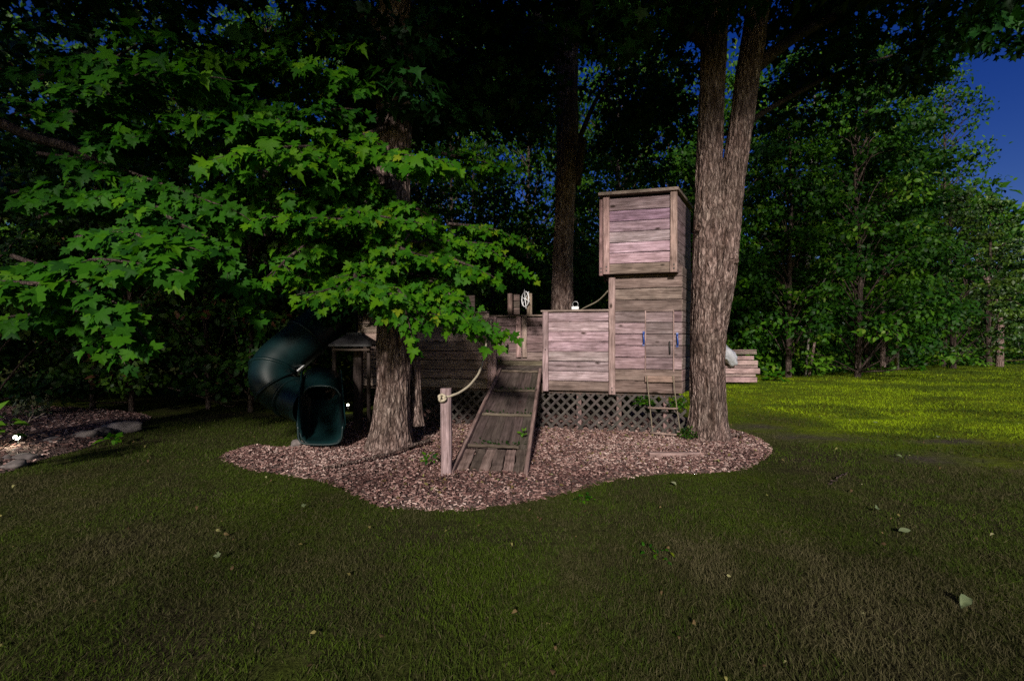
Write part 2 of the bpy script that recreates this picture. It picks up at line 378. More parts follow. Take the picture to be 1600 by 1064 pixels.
r = ramp(nt, [(.3, (.05, .038, .032)), (.6, (.12, .095, .085)), (.75, (.20, .16, .15))], n1.outputs[0])
nt.links.new(r.outputs[0], b.inputs['Base Color']); b.inputs['Roughness'].default_value = .95
bm = N(nt, 'ShaderNodeBump', Strength=1.0, Distance=.03); nt.links.new(n1.outputs[0], bm.inputs['Height']); nt.links.new(bm.outputs[0], b.inputs['Normal'])
def glow(name, col, s):
    m = bpy.data.materials.new(name); m.use_nodes = True; nt = m.node_tree; nt.nodes.clear()
    e = N(nt, 'ShaderNodeEmission', Strength=s); e.inputs[0].default_value = (*col, 1); o = N(nt, 'ShaderNodeOutputMaterial'); nt.links.new(e.outputs[0], o.inputs[0]); return m
M['lamp'] = glow('lamp_glow', (1, .95, .75), 30.0)

# ------------------------------------------------------------------ ground
def ground_z(x, y):
    return 0.035*(noise2(np.asarray(x)*.45, np.asarray(y)*.45, 3)-.5)+0.012*(noise2(np.asarray(x)*2.1, np.asarray(y)*2.1, 4)-.5)
def sheet(name, xs, ys, zf, mat, kind='structure'):
    X, Y = np.meshgrid(xs, ys); Z = zf(X, Y)
    V = np.stack([X, Y, Z], -1).reshape(-1, 3); nx = len(xs)
    i = np.arange(len(ys)-1)[:, None]*nx; k = np.arange(nx-1)[None, :]
    Q = np.stack([i+k, i+k+1, i+nx+k+1, i+nx+k], -1).reshape(-1, 4)
    o = link(name, mesh_np(name, V, Q, smooth=True), mat); o['kind'] = kind; return o
xs = np.concatenate([np.linspace(-120, -14, 8), np.linspace(-12, 32, 177), np.linspace(36, 140, 8)])
ys = np.concatenate([np.linspace(-60, -4, 6), np.linspace(-2, 34, 145), np.linspace(38, 200, 8)])
tag(sheet('lawn', xs, ys, ground_z, M['lawn']), 'patchy lawn of dark thin grass, mossy and painted sunlit on the open right side')

def smooth_poly(pts, n):
    p = np.array([[q[0], q[1]] for q in pts]); m_ = len(p); out = []
    for i in range(m_):
        p0, p1, p2, p3 = p[(i-1) % m_], p[i], p[(i+1) % m_], p[(i+2) % m_]
        for t in np.linspace(0, 1, n, endpoint=False):
            out.append(.5*((2*p1)+(-p0+p2)*t+(2*p0-5*p1+4*p2-p3)*t*t+(-p0+3*p1-3*p2+p3)*t**3))
    return np.array(out)
def inside(x, y, poly):
    x = np.asarray(x); y = np.asarray(y); r = np.zeros(x.shape, bool); n = len(poly); j = n-1
    for i in range(n):
        xi, yi = poly[i]; xj, yj = poly[j]
        c = ((yi > y) != (yj > y)) & (x < (xj-xi)*(y-yi)/(yj-yi+1e-12)+xi)
        r ^= c; j = i
    return r
def dist_poly(x, y, poly):
    x = np.asarray(x, float); y = np.asarray(y, float); d = np.full(x.shape, 1e9)
    for i in range(len(poly)):
        a = poly[i-1]; b_ = poly[i]; ab = b_-a; L = (ab**2).sum()+1e-12
        t = np.clip(((x-a[0])*ab[0]+(y-a[1])*ab[1])/L, 0, 1)
        d = np.minimum(d, np.hypot(x-a[0]-t*ab[0], y-a[1]-t*ab[1]))
    return d
bed_px = [(348, 714), (385, 733), (440, 741), (505, 752), (548, 769), (592, 790), (650, 797), (735, 797), (810, 787), (880, 772), (945, 755), (1010, 745), (1085, 742), (1150, 738), (1188, 722), (1203, 703), (1180, 685), (1135, 672)]
BED = [G(*p)[:2] for p in bed_px] + [(2.4, 8.4), (-1.6, 9.2), (-2.6, 7.6), tuple(G(470, 697)[:2]), tuple(G(400, 697)[:2])]
BED = smooth_poly([Vector((p[0], p[1])) for p in BED], 6)
def bed_z(x, y):
    d = dist_poly(x, y, BED)
    return ground_z(x, y)+np.minimum(d*.2, .028)-.012*np.exp(-(d/.05)**2)+.02*(noise2(np.asarray(x)*3, np.asarray(y)*3, 8)-.5)*np.minimum(d*4, 1)+.004
def poly_sheet(name, poly, zf, mat, step):
    x0, y0 = poly.min(0); x1, y1 = poly.max(0)
    gx = np.arange(x0-step, x1+2*step, step); gy = np.arange(y0-step, y1+2*step, step)
    X, Y = np.meshgrid(gx, gy); nx = len(gx)
    ins = inside(X, Y, poly)
    # snap outside nodes that touch the inside onto the outline
    V = np.stack([X, Y], -1)
    near = ~ins & (dist_poly(X, Y, poly) < step*1.5)
    for (r_, c_) in zip(*np.where(near)):
        p = V[r_, c_]; a = np.roll(poly, 1, 0); ab = poly-a; t = np.clip(((p-a)*ab).sum(1)/((ab**2).sum(1)+1e-12), 0, 1)
        q = a+ab*t[:, None]; k = ((q-p)**2).sum(1).argmin(); V[r_, c_] = q[k]
    Z = zf(V[..., 0], V[..., 1])
    ok = ins | near
    f = []
    for r_ in range(len(gy)-1):
        for c_ in range(nx-1):
            idx = [(r_, c_), (r_, c_+1), (r_+1, c_+1), (r_+1, c_)]
            if all(ok[i] for i in idx) and any(ins[i] for i in idx): f.append([a_*nx+b_ for a_, b_ in idx])
    VV = np.concatenate([V, Z[..., None]], -1).reshape(-1, 3)
    T = np.array(f); used = np.unique(T); remap = np.zeros(len(VV), int); remap[used] = np.arange(len(used))
    o = link(name, mesh_np(name, VV[used], remap[T], smooth=True), mat); o['kind'] = 'structure'; return o
tag(poly_sheet('mulch_bed', BED, bed_z, M['mulch'], .08), 'curved bed of pinkish wood chip mulch around the playhouse')
LB = smooth_poly([Vector((p[0], p[1])) for p in [G(-160, 762)[:2], G(0, 742)[:2], G(60, 722)[:2], G(130, 702)[:2], G(180, 682)[:2], G(215, 664)[:2], G(235, 652)[:2], (-7.6, 8.6), (-9.5, 8.9), (-13, 8.4)]], 6)
def lb_z(x, y):
    d = dist_poly(x, y, LB); return ground_z(x, y)+np.minimum(d*.3, .09)+.006
tag(poly_sheet('left_mulch_bed', LB, lb_z, M['mulch'], .14), 'strip of mulch under the tree wall at the left edge of the lawn')

# ------------------------------------------------------------------ wood chips (uncountable)
def chips(name, poly, zf, n, size, label, ymin=0):
    x0, y0 = poly.min(0); x1, y1 = poly.max(0)
    x = rng.uniform(x0, x1, n*3); y = rng.uniform(y0, y1, n*3); k = inside(x, y, poly) & (dist_poly(x, y, poly) > .01)
    x, y = x[k][:n], y[k][:n]; n = len(x)
    L = size*rng.uniform(.5, 1.5, n); W = size*rng.uniform(.15, .42, n)
    a = rng.uniform(0, 2*PI, n); tilt = rng.normal(0, .28, n); roll = rng.normal(0, .5, n)
    t = np.stack([np.cos(a)*np.cos(tilt), np.sin(a)*np.cos(tilt), np.sin(tilt)], -1)
    s = unit(np.cross(t, np.array([0, 0, 1.0]))); u = np.cross(s, t)
    s2 = s*np.cos(roll)[:, None]+u*np.sin(roll)[:, None]; u2 = np.cross(s2, t)
    c = np.stack([x, y, zf(x, y)+rng.uniform(.004, .024, n)], -1)
    th = .005
    V = np.stack([c+t*(L*p)[:, None]+s2*(W*q)[:, None]+u2*(th*r) for p, q, r in ((-.5, -.5, -1), (.42, -.45, -1), (.5, .4, -1), (-.4, .5, -1), (-.38, .05, 1), (.36, -.05, 1))], 1)
    Q = (np.arange(n)[:, None, None]*6+np.array([[0, 1, 5, 4], [2, 3, 4, 5]])[None]).reshape(-1, 4)
    tint = np.clip(rng.beta(1.5, 1.9, n)+.5*(noise2(x*1.4, y*1.4, 9)-.5)+.25*(noise2(x*5, y*5, 10)-.5), 0, 1)
    o = link(name, mesh_np(name, V.reshape(-1, 3), Q, np.repeat(tint, 6)), M['chips']); tag(o, label, kind='stuff'); return o
BED2 = BED+unit(BED-BED.mean(0))*.035
chips('wood_chips', BED2, bed_z, 50000, .035, 'loose pinkish wood chips covering the play bed')
chips('wood_chips', LB, lb_z, 6000, .05, 'loose reddish wood chips covering the left bed')

# ------------------------------------------------------------------ grass
def grass(name, rings, label):
    Vs, Ts, Tn, off = [], [], [], 0
    for (xa, xb, ya, yb, dens, hh, ww, segs, wedge) in rings:
        n = int((xb-xa)*(yb-ya)*dens)
        x = rng.uniform(xa, xb, n); y = rng.uniform(ya, yb, n)
        k = (np.abs(x) < wedge*y+.6) & ~(inside(x, y, BED) & (dist_poly(x, y, BED[::2]) > .05*noise2(x*7, y*7, 61))) & ~inside(x, y, LB)
        pn = noise2(x*1.1, y*1.1, 21)*.6+noise2(x*4.3, y*4.3, 22)*.4
        k &= rng.uniform(0, 1, n) < np.clip((pn-.18)*3.2, .12, 1)
        for (gx, gy, rx, ry) in SOIL:
            dd_ = np.hypot((x-gx)/rx, (y-gy)/ry)+2.2*(noise2(x*2.2, y*2.2, 41)-.5)
            k &= rng.uniform(0, 1, n) < np.clip((dd_-.35)*1.3, .04, 1)
        x, y, pn = x[k], y[k], pn[k]; n = len(x)
        h = hh*rng.uniform(.45, 1.35, n)*(.6+.8*noise2(x*.9, y*.9, 23)); w = ww*rng.uniform(.6, 1.3, n)
        a = rng.uniform(0, 2*PI, n); lean = rng.normal(0, .8, n)+.45; la = rng.uniform(0, 2*PI, n)
        s = np.stack([np.cos(a), np.sin(a), 0*a], -1); l = np.stack([np.cos(la), np.sin(la), 0*a], -1)
        c = np.stack([x, y, ground_z(x, y)-.004], -1); up = np.array([0, 0, 1.0])
        lh = (h*lean)[:, None]*l
        if segs == 2:
            V = np.stack([c-s*w[:, None]/2, c+s*w[:, None]/2, c+up*(h*.55)[:, None]+lh*.35-s*w[:, None]*.38, c+up*(h*.55)[:, None]+lh*.35+s*w[:, None]*.38, c+up*(h*.95)[:, None]+lh], 1)
            F3 = np.array([[0, 1, 3], [0, 3, 2], [2, 3, 4]]); nv = 5
        else:
            V = np.stack([c-s*w[:, None]/2, c+s*w[:, None]/2, c+up*h[:, None]+lh], 1); F3 = np.array([[0, 1, 2]]); nv = 3
        T = (np.arange(n)[:, None, None]*nv+F3[None]).reshape(-1, 3)
        big = noise2(x*.75, y*.75, 31)*.55+noise2(x*2.6, y*2.6, 32)*.45
        fine = noise2(x*9, y*9, 33)*.6+noise2(x*22, y*22, 34)*.4
        g = np.clip((big-.44)*1.2+.34+(fine-.5)*.75+rng.normal(0, .12, n), 0, .72)
        br = np.clip((x+.9*y-8.4)/4.6+1.6*(noise2(x*1.1, y*1.9, 53)-.5), 0, 1); g = g*(1-br)+br*np.clip(.60+.75*(noise2(x*.8, y*1.6, 51)*.6+noise2(x*3, y*5, 52)*.4-.15)-.012*np.clip(y-9, 0, 14)+rng.normal(0, .09, n), .3, 1)  # sunlit right side painted into the blade tint, fading with distance
        dl = np.clip((y-4.2)/2.5, 0, 1)*np.clip((-x-1.2)/1.5, 0, 1); g = g*(1-dl)+dl*np.clip(.55+rng.normal(0, .12, n), .2, .85)
        dry = rng.uniform(0, 1, n) < .13*(1-br); g[dry] = rng.uniform(0, .15, dry.sum())
        Vs.append(V.reshape(-1, 3)); Ts.append(T+off); off += n*nv; Tn.append(np.repeat(g, nv))
    V, T, tn = np.vstack(Vs), np.vstack(Ts), np.concatenate(Tn)
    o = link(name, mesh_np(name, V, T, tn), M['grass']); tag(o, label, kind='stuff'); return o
grass('grass', [(-4.2, 4.2, 1.0, 3.0, 13500, .029, .0036, 2, 1.35), (-6.6, 6.6, 3.0, 5.0, 6400, .028, .0060, 1, 1.3), (-9, 10.5, 5.0, 8.0, 2000, .033, .009, 1, 1.3),
                (1.5, 21, 8.0, 15.0, 620, .045, .016, 1, 1.3), (6, 36, 15.0, 27.0, 190, .055, .03, 1, 1.3)], 'short patchy lawn grass, dry and dark near, painted sunlit at right')

# ------------------------------------------------------------------ leaf templates (x across, y from the stem to the tip)
def fan(outline, c):
    V = [c]+outline; n = len(outline)
    T = [(0, 1+i, 1+(i+1) % n) for i in range(n)]
    return np.array(V, float), np.array(T)
half = [(.05, .0), (.20, -.10), (.36, -.13), (.33, .06), (.55, .18), (.68, .30), (.50, .36), (.54, .56), (.36, .50), (.20, .46), (.25, .68), (.13, .76)]
maple_outline = [(0, .03)]+half+[(0, 1.0)]+[(-x, y) for x, y in reversed(half)]
MAPLE = fan([(x, y) for x, y in maple_outline], (0, .28))
STAR = fan([(0, .05), (.34, -.08), (.30, .14), (.62, .38), (.25, .48), (0, 1.0), (-.25, .48), (-.62, .38), (-.30, .14), (-.34, -.08)], (0, .3))
OVAL = (np.array([(0, 0), (.30, .30), (.26, .62), (0, 1.0), (-.26, .62), (-.30, .30)], float), np.array([(0, 1, 5), (1, 2, 4), (1, 4, 5), (2, 3, 4)]))
QUAD = (np.array([(0, 0), (.33, .45), (0, 1.0), (-.33, .45)], float), np.array([(0, 1, 2), (0, 2, 3)]))
def leaves_np(tmpl, C, Tip, Nrm, size, droop=.25, fold=.18):
    V2, T2 = tmpl
    t = unit(Tip); s = unit(np.cross(t, Nrm)); n = np.cross(s, t)
    x = V2[:, 0][None]*size[:, None]; y = V2[:, 1][None]*size[:, None]
    m_ = len(C); fk = rng.uniform(-.3, 2.4, (m_, 1)); dk = rng.uniform(-.2, 2.2, (m_, 1)); tw = rng.normal(0, .22, (m_, 1))
    z = (fk*fold*np.abs(V2[:, 0])[None]-dk*droop*(V2[:, 1]**2)[None]+tw*(V2[:, 0]*V2[:, 1])[None])*size[:, None]
    if len(V2) > 6:
        x = x*(1+rng.normal(0, .10, (m_, 1)))+rng.normal(0, .022, x.shape)*size[:, None]; y = y+rng.normal(0, .022, y.shape)*size[:, None]
    V = C[:, None]+x[..., None]*s[:, None]+y[..., None]*t[:, None]+z[..., None]*n[:, None]
    T = (np.arange(len(C))[:, None, None]*len(V2)+T2[None]).reshape(-1, 3)
    return V.reshape(-1, 3), T
def leaf_mass(name, tmpl, C, Tip, Nrm, size, tint, mat, parent=None, droop=.25, fold=.18, kind='stuff'):
    off = np.zeros(3) if parent is None else np.array(root_loc(parent))
    V, T = leaves_np(tmpl, C-off, Tip, Nrm, size, droop, fold)
    o = link(name, mesh_np(name, V, T, np.repeat(tint, len(tmpl[0]))), mat, parent)
    if kind: o['kind'] = kind
    return o

def spray(path, L, step=.10, twig_step=.22, spread=.8, sag=.35, size=.12, fwd=.45):
    """leaf positions of one flat maple bough along 'path' (n,3)"""
    C, Tp, Nm, Sz, tw = [], [], [], [], []
    seg = np.linalg.norm(np.diff(path, axis=0), axis=1); tot = seg.sum(); cum = np.concatenate([[0], np.cumsum(seg)])/tot
    nt_ = max(2, int(tot/twig_step))
    for i in range(nt_+1):
        f = .18+.82*i/nt_
        p = np.array([np.interp(f, cum, path[:, k]) for k in range(3)])
        d = unit(np.array([np.interp(min(1, f+.03), cum, path[:, k])-np.interp(f-.03, cum, path[:, k]) for k in range(3)]))
        side = unit(np.cross(d, [0, 0, 1.0]))
        for sg in ((-1, 1) if i < nt_ else (0,)):
            ll = L*(1-.55*f)*rng.uniform(.6, 1.15)
            dd = unit(d*(fwd+rng.uniform(-.3, .5))+side*sg*spread*rng.uniform(.5, 1.2)+np.array([0, 0, rng.uniform(-.42, .22)])) if sg else d
            m_ = max(2, int(ll/step))
            tip = p+dd*ll; tip[2] -= sag*ll*.6
            tw.append((p, (p+tip)/2+np.array([0, 0, sag*ll*.12]), tip))
            for j in range(m_+1):
                g = (j+.5)/(m_+.5)
                q = p+dd*ll*g; q[2] -= sag*ll*.6*g*g
                for s2 in (-1, 1):
                    sd = unit(np.cross(dd, [0, 0, 1.0]))*s2
                    td = unit(dd*rng.uniform(.1, .9)+sd*rng.uniform(.2, 1)+np.array([0, -.15, rng.uniform(-1.15, -.25)]))
                    nm = unit(np.array([rng.normal(0, .38), -.72+rng.normal(0, .35), .8]))
                    C.append(q+td*.02+rng.normal(0, .022, 3)); Tp.append(td); Nm.append(nm); Sz.append(size*rng.uniform(.6, 1.2))
    return np.array(C), np.array(Tp), np.array(Nm), np.array(Sz), tw

# ------------------------------------------------------------------ trunks
def trunk_mesh(name, pts, radii, mat, parent, segs=72, n=160, amp=.10, flare=0.0, fz=.45, freq=5.0, seed=0, lobes=5):
    path = catmull(pts, n); t = np.linspace(0, 1, n); rr = np.interp(t, np.linspace(0, 1, len(radii)), radii)
    T, Nn, B = frames(path)
    a = np.arange(segs)*2*PI/segs; ca, sa = np.cos(a), np.sin(a)
    z = np.concatenate([[0], np.cumsum(np.linalg.norm(np.diff(path, axis=0), axis=1))])[:, None]
    r0 = rr[:, None]
    wob = noise3(ca[None]*1.2+seed, sa[None]*1.2, z*.5, seed)-.5
    warp = (noise3(ca[None]*2, sa[None]*2, z*1.6, seed+5)-.5)*.9
    kk = freq
    A = a[None]+warp*.35
    rid = 1-np.abs(2*noise3(np.cos(A)*kk, np.sin(A)*kk, z*2.4, seed+9)-1)
    fin = noise3(np.cos(A)*kk*2.4, np.sin(A)*kk*2.4, z*6, seed+12)
    plate = noise3(np.cos(A)*kk*.9, np.sin(A)*kk*.9, z*4.5+warp*2, seed+15)
    rel = (rid**1.5)*.5+fin*.28+plate*.22
    fl = flare*np.exp(-(z/fz)**1.3)*(1+.55*np.sin(a[None]*lobes+seed+1.5*noise3(ca[None]*1.5, sa[None]*1.5, 0, seed)*PI))
    R = r0*(1+.16*wob)+r0**.5*amp*.62*(rel-.55) + fl*.5
    V = path[:, None]+R[..., None]*(ca[None, :, None]*Nn[:, None]+sa[None, :, None]*B[:, None])
    i = np.arange(n-1)[:, None]*segs; k = np.arange(segs)[None]; k2 = (k+1) % segs
    Q = np.stack([i+k, i+k2, i+segs+k2, i+segs+k], -1).reshape(-1, 4)
    V = V.reshape(-1, 3)-(np.array(root_loc(parent)) if parent is not None else 0)
    return link(name, mesh_np(name, V, Q, rel.ravel(), smooth=True), mat, parent)
def limbs_mesh(name, list_, mat, parent, segs=6):
    off = np.array(root_loc(parent)); parts = []
    for pts, r0, r1 in list_:
        path = catmull(pts, max(3, 3*(len(pts)-1)+1)); V, Q = tube_np(path, np.linspace(r0, r1, len(path)), segs); parts.append((V-off, Q))
    V, Q = join_np(parts)
    return link(name, mesh_np(name, V, Q, np.full(len(V), .6), smooth=True), mat, parent)

def limb_parts(name, list_, mat, parent, segs=8):
    off = np.array(root_loc(parent))
    for pts, r0, r1 in list_:
        path = catmull(pts, max(6, 6*(len(pts)-1)+1)); V, Q = tube_np(path, np.linspace(r0, r1, len(path)), segs)
        link(name, mesh_np(name, V-off, Q, np.full(len(V), .6), smooth=True), mat, parent)
def crown_clumps(centres, rads, nper, flat=.45, lsize=.12, up=.7, out_=.6, nz=(0, -.3), tint_rng=.5, cen=None):
    C, Tp, Nm, Sz, Ti = [], [], [], [], []
    for c, r in zip(centres, rads):
        n = max(3, int(nper*(r**1.6)))
        d = unit(rng.normal(0, 1, (n, 3))); rad = rng.uniform(0.25, 1, n)**.6
        p = d*rad[:, None]*r; p[:, 2] *= flat
        C.append(c+p)
        o = p.copy(); o[:, 2] = 0
        t = unit(o/max(r, .01)+rng.normal(0, .6, (n, 3))+np.array([0, 0, -.45])); Tp.append(t)
        Nm.append(unit(np.array([nz[0], nz[1], up])+out_*d+rng.normal(0, .38, (n, 3))))
        Sz.append(lsize*rng.uniform(.6, 1.35, n)); base = rng.uniform(.05, .85)
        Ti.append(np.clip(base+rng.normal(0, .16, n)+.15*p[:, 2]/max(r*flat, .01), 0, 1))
    return [np.concatenate(x) for x in (C, Tp, Nm, Sz, Ti)]

# ------------------------------------------------------------------ PLAYHOUSE
A0 = Vector((-1.62, 7.20, 0)); UU = Vector((.9722, -.2343, 0)).normalized(); NN = Vector((UU.y, -UU.x, 0))   # NN faces the camera side
def Fp(u, z, d=0.0): 
    q = A0+UU*u+NN*d; return Vector((q.x, q.y, z))
def u_of(px, d=0.0):
    k = (px-CX)/F; a = A0+NN*d
    return (k*a.y-a.x)/(UU.x-k*UU.y)
def z_of(py, px, d=0.0):
    q = Fp(u_of(px, d), 0, d); return H-(py-CY)/F*q.y
PH = empty('playhouse', (0.4, 6.9, 0)); tag(PH, 'weathered wooden ship playhouse with tower, crow nest, ramp and lattice skirt', 'playhouse')
def tone(base=(1, 1, 1), v=.25):
    k = random.uniform(1-v, 1+v); h = random.uniform(-.05, .05)
    return (base[0]*k*(1+h), base[1]*k*(1-h*.5), base[2]*k*(1+h*.8))
def siding(u0, u1, z0, z1, rows, d, mat, tones, name='siding_board', fn=None, th=.022, parent=None, zs=None):
    zs = zs or [z0+(z1-z0)*i/rows for i in range(rows+1)]
    f = fn or (lambda u, z, dd: Fp(u, z, dd))
    for i in range(len(zs)-1):
        za, zb = zs[i], zs[i+1]; w = zb-za-.009; zc = (za+zb)/2
        tn = tones[i] if isinstance(tones, list) else tones
        board(name, f(u0, zc+random.uniform(-.002, .002), d), f(u1, zc+random.uniform(-.002, .002), d), (0, 0, 1), w, th, mat[i] if isinstance(mat, list) else mat, parent or PH, tone(tn), segs=3, jit=.002, roll=random.uniform(-.03, .03)+.035)
ZB, ZT = .62, 1.765
# left wall (runs behind the maple)
uL0, uL1 = u_of(560), u_of(764)
siding(uL0, uL1, ZB, ZT-.005, 8, 0, M['grey'], (1.9, 1.7, 1.65))
# centre panel: pink boards above one grey board
uC0, uC1 = u_of(855), u_of(953)
siding(uC0, uC1, ZB, ZT, 8, 0, [M['post']]+[M['pink']]*7, [(.80, .76, .70)]+[(1.02, .96, 1.0)]*7)
board('rail_cap', Fp(u_of(846), ZT+.014, -.01), Fp(uC1-.005, ZT+.014, -.01), NN, .13, .026, M['grey'], PH, (1.5, 1.4, 1.4))
board('rail_cap', Fp(uL0, ZT+.012, -.02), Fp(u_of(762), ZT+.012, -.02), NN, .12, .026, M['grey'], PH, (1.2, 1.1, 1.1))
def vpost(px0, px1, z0, z1, d, t, mat=M['post'], col=(1, 1, 1), name='corner_post', bolts=()):
    u = (u_of(px0, d)+u_of(px1, d))/2; w = abs(u_of(px1, d)-u_of(px0, d))
    o = board(name, Fp(u, z0, d), Fp(u, z1, d), UU, w, t, mat, PH, tone(col, .06), segs=3, jit=.002)
    for bz in bolts:
        V, Fc = bar_mesh(.012, .016, .016, .004)
        q = link('bolt', mesh_py('bolt', V, Fc), M['dark'], PH); q.location = Fp(u, bz, d+t/2+.004)-PH.location; q.rotation_euler = (0, 0, math.atan2(NN.y, NN.x))
    return o
vpost(762, 776, ZB+.02, 1.70, .055, .06, col=(1.1, 1.02, .98))
vpost(848, 857, ZB-.005, ZT+.0, .035, .05, bolts=(ZB+.6,))
# tower front: rows of boards with a door opening
TZ = [z_of(614, 1010), z_of(595, 1010), z_of(577, 1010), z_of(558.5, 1010), z_of(540, 1010), z_of(522, 1010), z_of(504, 1010), z_of(486.5, 1010), z_of(468.5, 1010), z_of(450.5, 1010), z_of(433, 1010), z_of(418, 1010)]
uT0, uT1 = u_of(959), u_of(1065); uD0, uD1 = u_of(1008.5), u_of(1052)
def tone_tower(i): return [(.60, .55, .50), (.74, .68, .64), (.92, .82, .84), (.80, .72, .74), (.70, .64, .65), (.90, .80, .84), (.78, .70, .72), (.70, .64, .62), (.80, .74, .70), (.62, .58, .54), (.42, .40, .37)][i]
for i in range(11):
    za, zb = TZ[i], TZ[i+1]; zc = (za+zb)/2; w = zb-za-.009; mt = M['pink'] if 2 <= i <= 6 else M['post']
    def tb(a, b_, d=0.0): board('siding_board', Fp(a, zc, d), Fp(b_, zc, d), (0, 0, 1), w, .022, mt, PH, tone(tone_tower(i)), segs=3, jit=.0015, roll=.035)
    if 2 <= i <= 6:
        tb(uT0, uD0-.008); tb(uD1+.008, uT1)
    else: tb(uT0, uT1)
DR = empty('door'); DR.parent = PH; DR.location = Fp((uD0+uD1)/2, TZ[2], -.012)-PH.location; DR['label'] = 'small plank door with a dark latch'
for i in range(2, 7):
    za, zb = TZ[i], TZ[i+1]; zc = (za+zb)/2
    board('door_board', Fp(uD0+.008, zc, -.016), Fp(uD1-.008, zc, -.016), (0, 0, 1), zb-za-.009, .02, M['pink'], DR, tone((.70, .66, .66)), segs=2, jit=.0015)
for uu in (uD0-.002, uD1+.002):
    board('door_trim', Fp(uu, TZ[2]-.03, .012), Fp(uu, TZ[7]+.01, .012), UU, .016, .022, M['post'], PH, (1.1, 1.0, .95))
board('door_trim', Fp(uD0, TZ[7]+.004, .012), Fp(uD1, TZ[7]+.004, .012), (0, 0, 1), .014, .022, M['post'], PH, (1, .95, .9))
tube_obj('latch', [Fp(u_of(1046), z_of(535, 1046), .0), Fp(u_of(1046), z_of(535, 1046), .035), Fp(u_of(1046.4), z_of(551, 1046), .035), Fp(u_of(1046.4), z_of(551, 1046), 0)], .010, M['dark'], DR, 6, 10)
for px, ya, yb in ((1005.5, 519, 539), (1058, 521, 541)):
    u = u_of(px)
    h = empty('handle'); h.parent = PH; h.location = Fp(u, z_of((ya+yb)/2, px), .02)-PH.location; h['label'] = 'blue painted grab handle'
    za, zb = z_of(yb, px), z_of(ya, px)
    tube_obj('grip', [Fp(u, za+.012, .012), Fp(u+.004, za+.03, .05), Fp(u, (za+zb)/2, .06), Fp(u-.004, zb-.03, .05), Fp(u, zb-.012, .012)], .0105, M['blue'], h, 8, 14)
    for z in (za+.008, zb-.008): board('mount', Fp(u, z-.018, .016), Fp(u, z+.018, .016), UU, .028, .01, M['blue'], h)
board('door_step', Fp(uD0-.01, z_of(592, 1030, .03), .05), Fp(uD1+.01, z_of(592, 1030, .03), .05), (0, 0, 1), .085, .055, M['post'], PH, (.95, .85, .72))
vpost(951, 961.5, ZB-.03, TZ[10]+.0, .035, .05, bolts=(ZB+.01, ZB+.06), col=(1.05, 1, .95))
# angled right side of the tower
R0 = Fp(uT1, 0, 0); RD = Vector((.35, .57, 0)).normalized(); RN = Vector((RD.y, -RD.x, 0))
def Rp(u, z, d=0): q = R0+RD*u+RN*d; return Vector((q.x, q.y, z))
for i in range(11):
    za, zb = TZ[i], TZ[i+1]; zc = (za+zb)/2
    board('siding_board', Rp(.004, zc), Rp(.95, zc), (0, 0, 1), zb-za-.009, .022, M['pink'] if 2 <= i <= 6 else M['post'], PH, tone((.8, .75, .72)), segs=3, jit=.002, roll=.05)
# crow nest
dN = .14
NZ = [z_of(y, 1000, dN) for y in (427.6, 411, 394.5, 378, 361, 344.5, 327.6, 308)]
uN0, uN1 = u_of(945, dN), u_of(1055, dN)
NEST = empty('crow_nest'); NEST.parent = PH; NEST.location = Fp((uN0+uN1)/2, NZ[0], 0)-PH.location; NEST['label'] = 'boxy crow nest on top of the tower'
siding(uN0, uN1, 0, 0, 0, dN, [M['post']]+[M['pink']]*6, [(.72, .69, .61), (1.25, 1.15, 1.2), (1.1, 1.02, 1.12), (1.05, .98, 1.08), (.9, .8, .92), (.92, .80, 1.0), (.86, .78, .82)], parent=NEST, zs=NZ)
def npost(px0, px1, z0, z1, d, t, col):
    u = (u_of(px0, d)+u_of(px1, d))/2; w = abs(u_of(px1, d)-u_of(px0, d))
    board('corner_post', Fp(u, z0, d), Fp(u, z1, d), UU, w, t, M['post'], NEST, col, segs=3, jit=.002)
    for bz in (z0+.05, z0+.10):
        V, Fc = bar_mesh(.012, .018, .018, .004)
        q = link('bolt', mesh_py('bolt', V, Fc), M['dark'], NEST); q.location = Fp(u, bz, d+t/2+.004)-root_loc(NEST); q.rotation_euler = (0, 0, math.atan2(NN.y, NN.x))
npost(942.5, 952.5, NZ[0]-.0, NZ[-1]+.01, dN+.035, .045, (1.15, 1.0, .98))
npost(1047, 1058, NZ[0]-.0, NZ[-1]+.03, dN+.035, .045, (1.1, 1.02, .92))
npost(936.5, 942, NZ[0]-.01, NZ[-1], dN-.03, .07, (.9, .72, .74))
Q0 = Fp(uN1+.012, 0, dN)
def Qp(u, z, d=0): q = Q0+RD*u+RN*d; return Vector((q.x, q.y, z))
for i in range(7):
    za, zb = NZ[i], NZ[i+1]; zc = (za+zb)/2
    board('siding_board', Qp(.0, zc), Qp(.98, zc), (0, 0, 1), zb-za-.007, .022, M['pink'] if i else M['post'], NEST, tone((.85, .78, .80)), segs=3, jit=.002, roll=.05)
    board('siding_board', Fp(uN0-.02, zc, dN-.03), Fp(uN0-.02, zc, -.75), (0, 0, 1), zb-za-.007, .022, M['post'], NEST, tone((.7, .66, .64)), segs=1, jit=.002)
    board('siding_board', Fp(uN0, zc, -.76), Qp(.96, zc, -.04), (0, 0, 1), zb-za-.007, .022, M['post'], NEST, tone((.6, .56, .54)), segs=1, jit=.002)
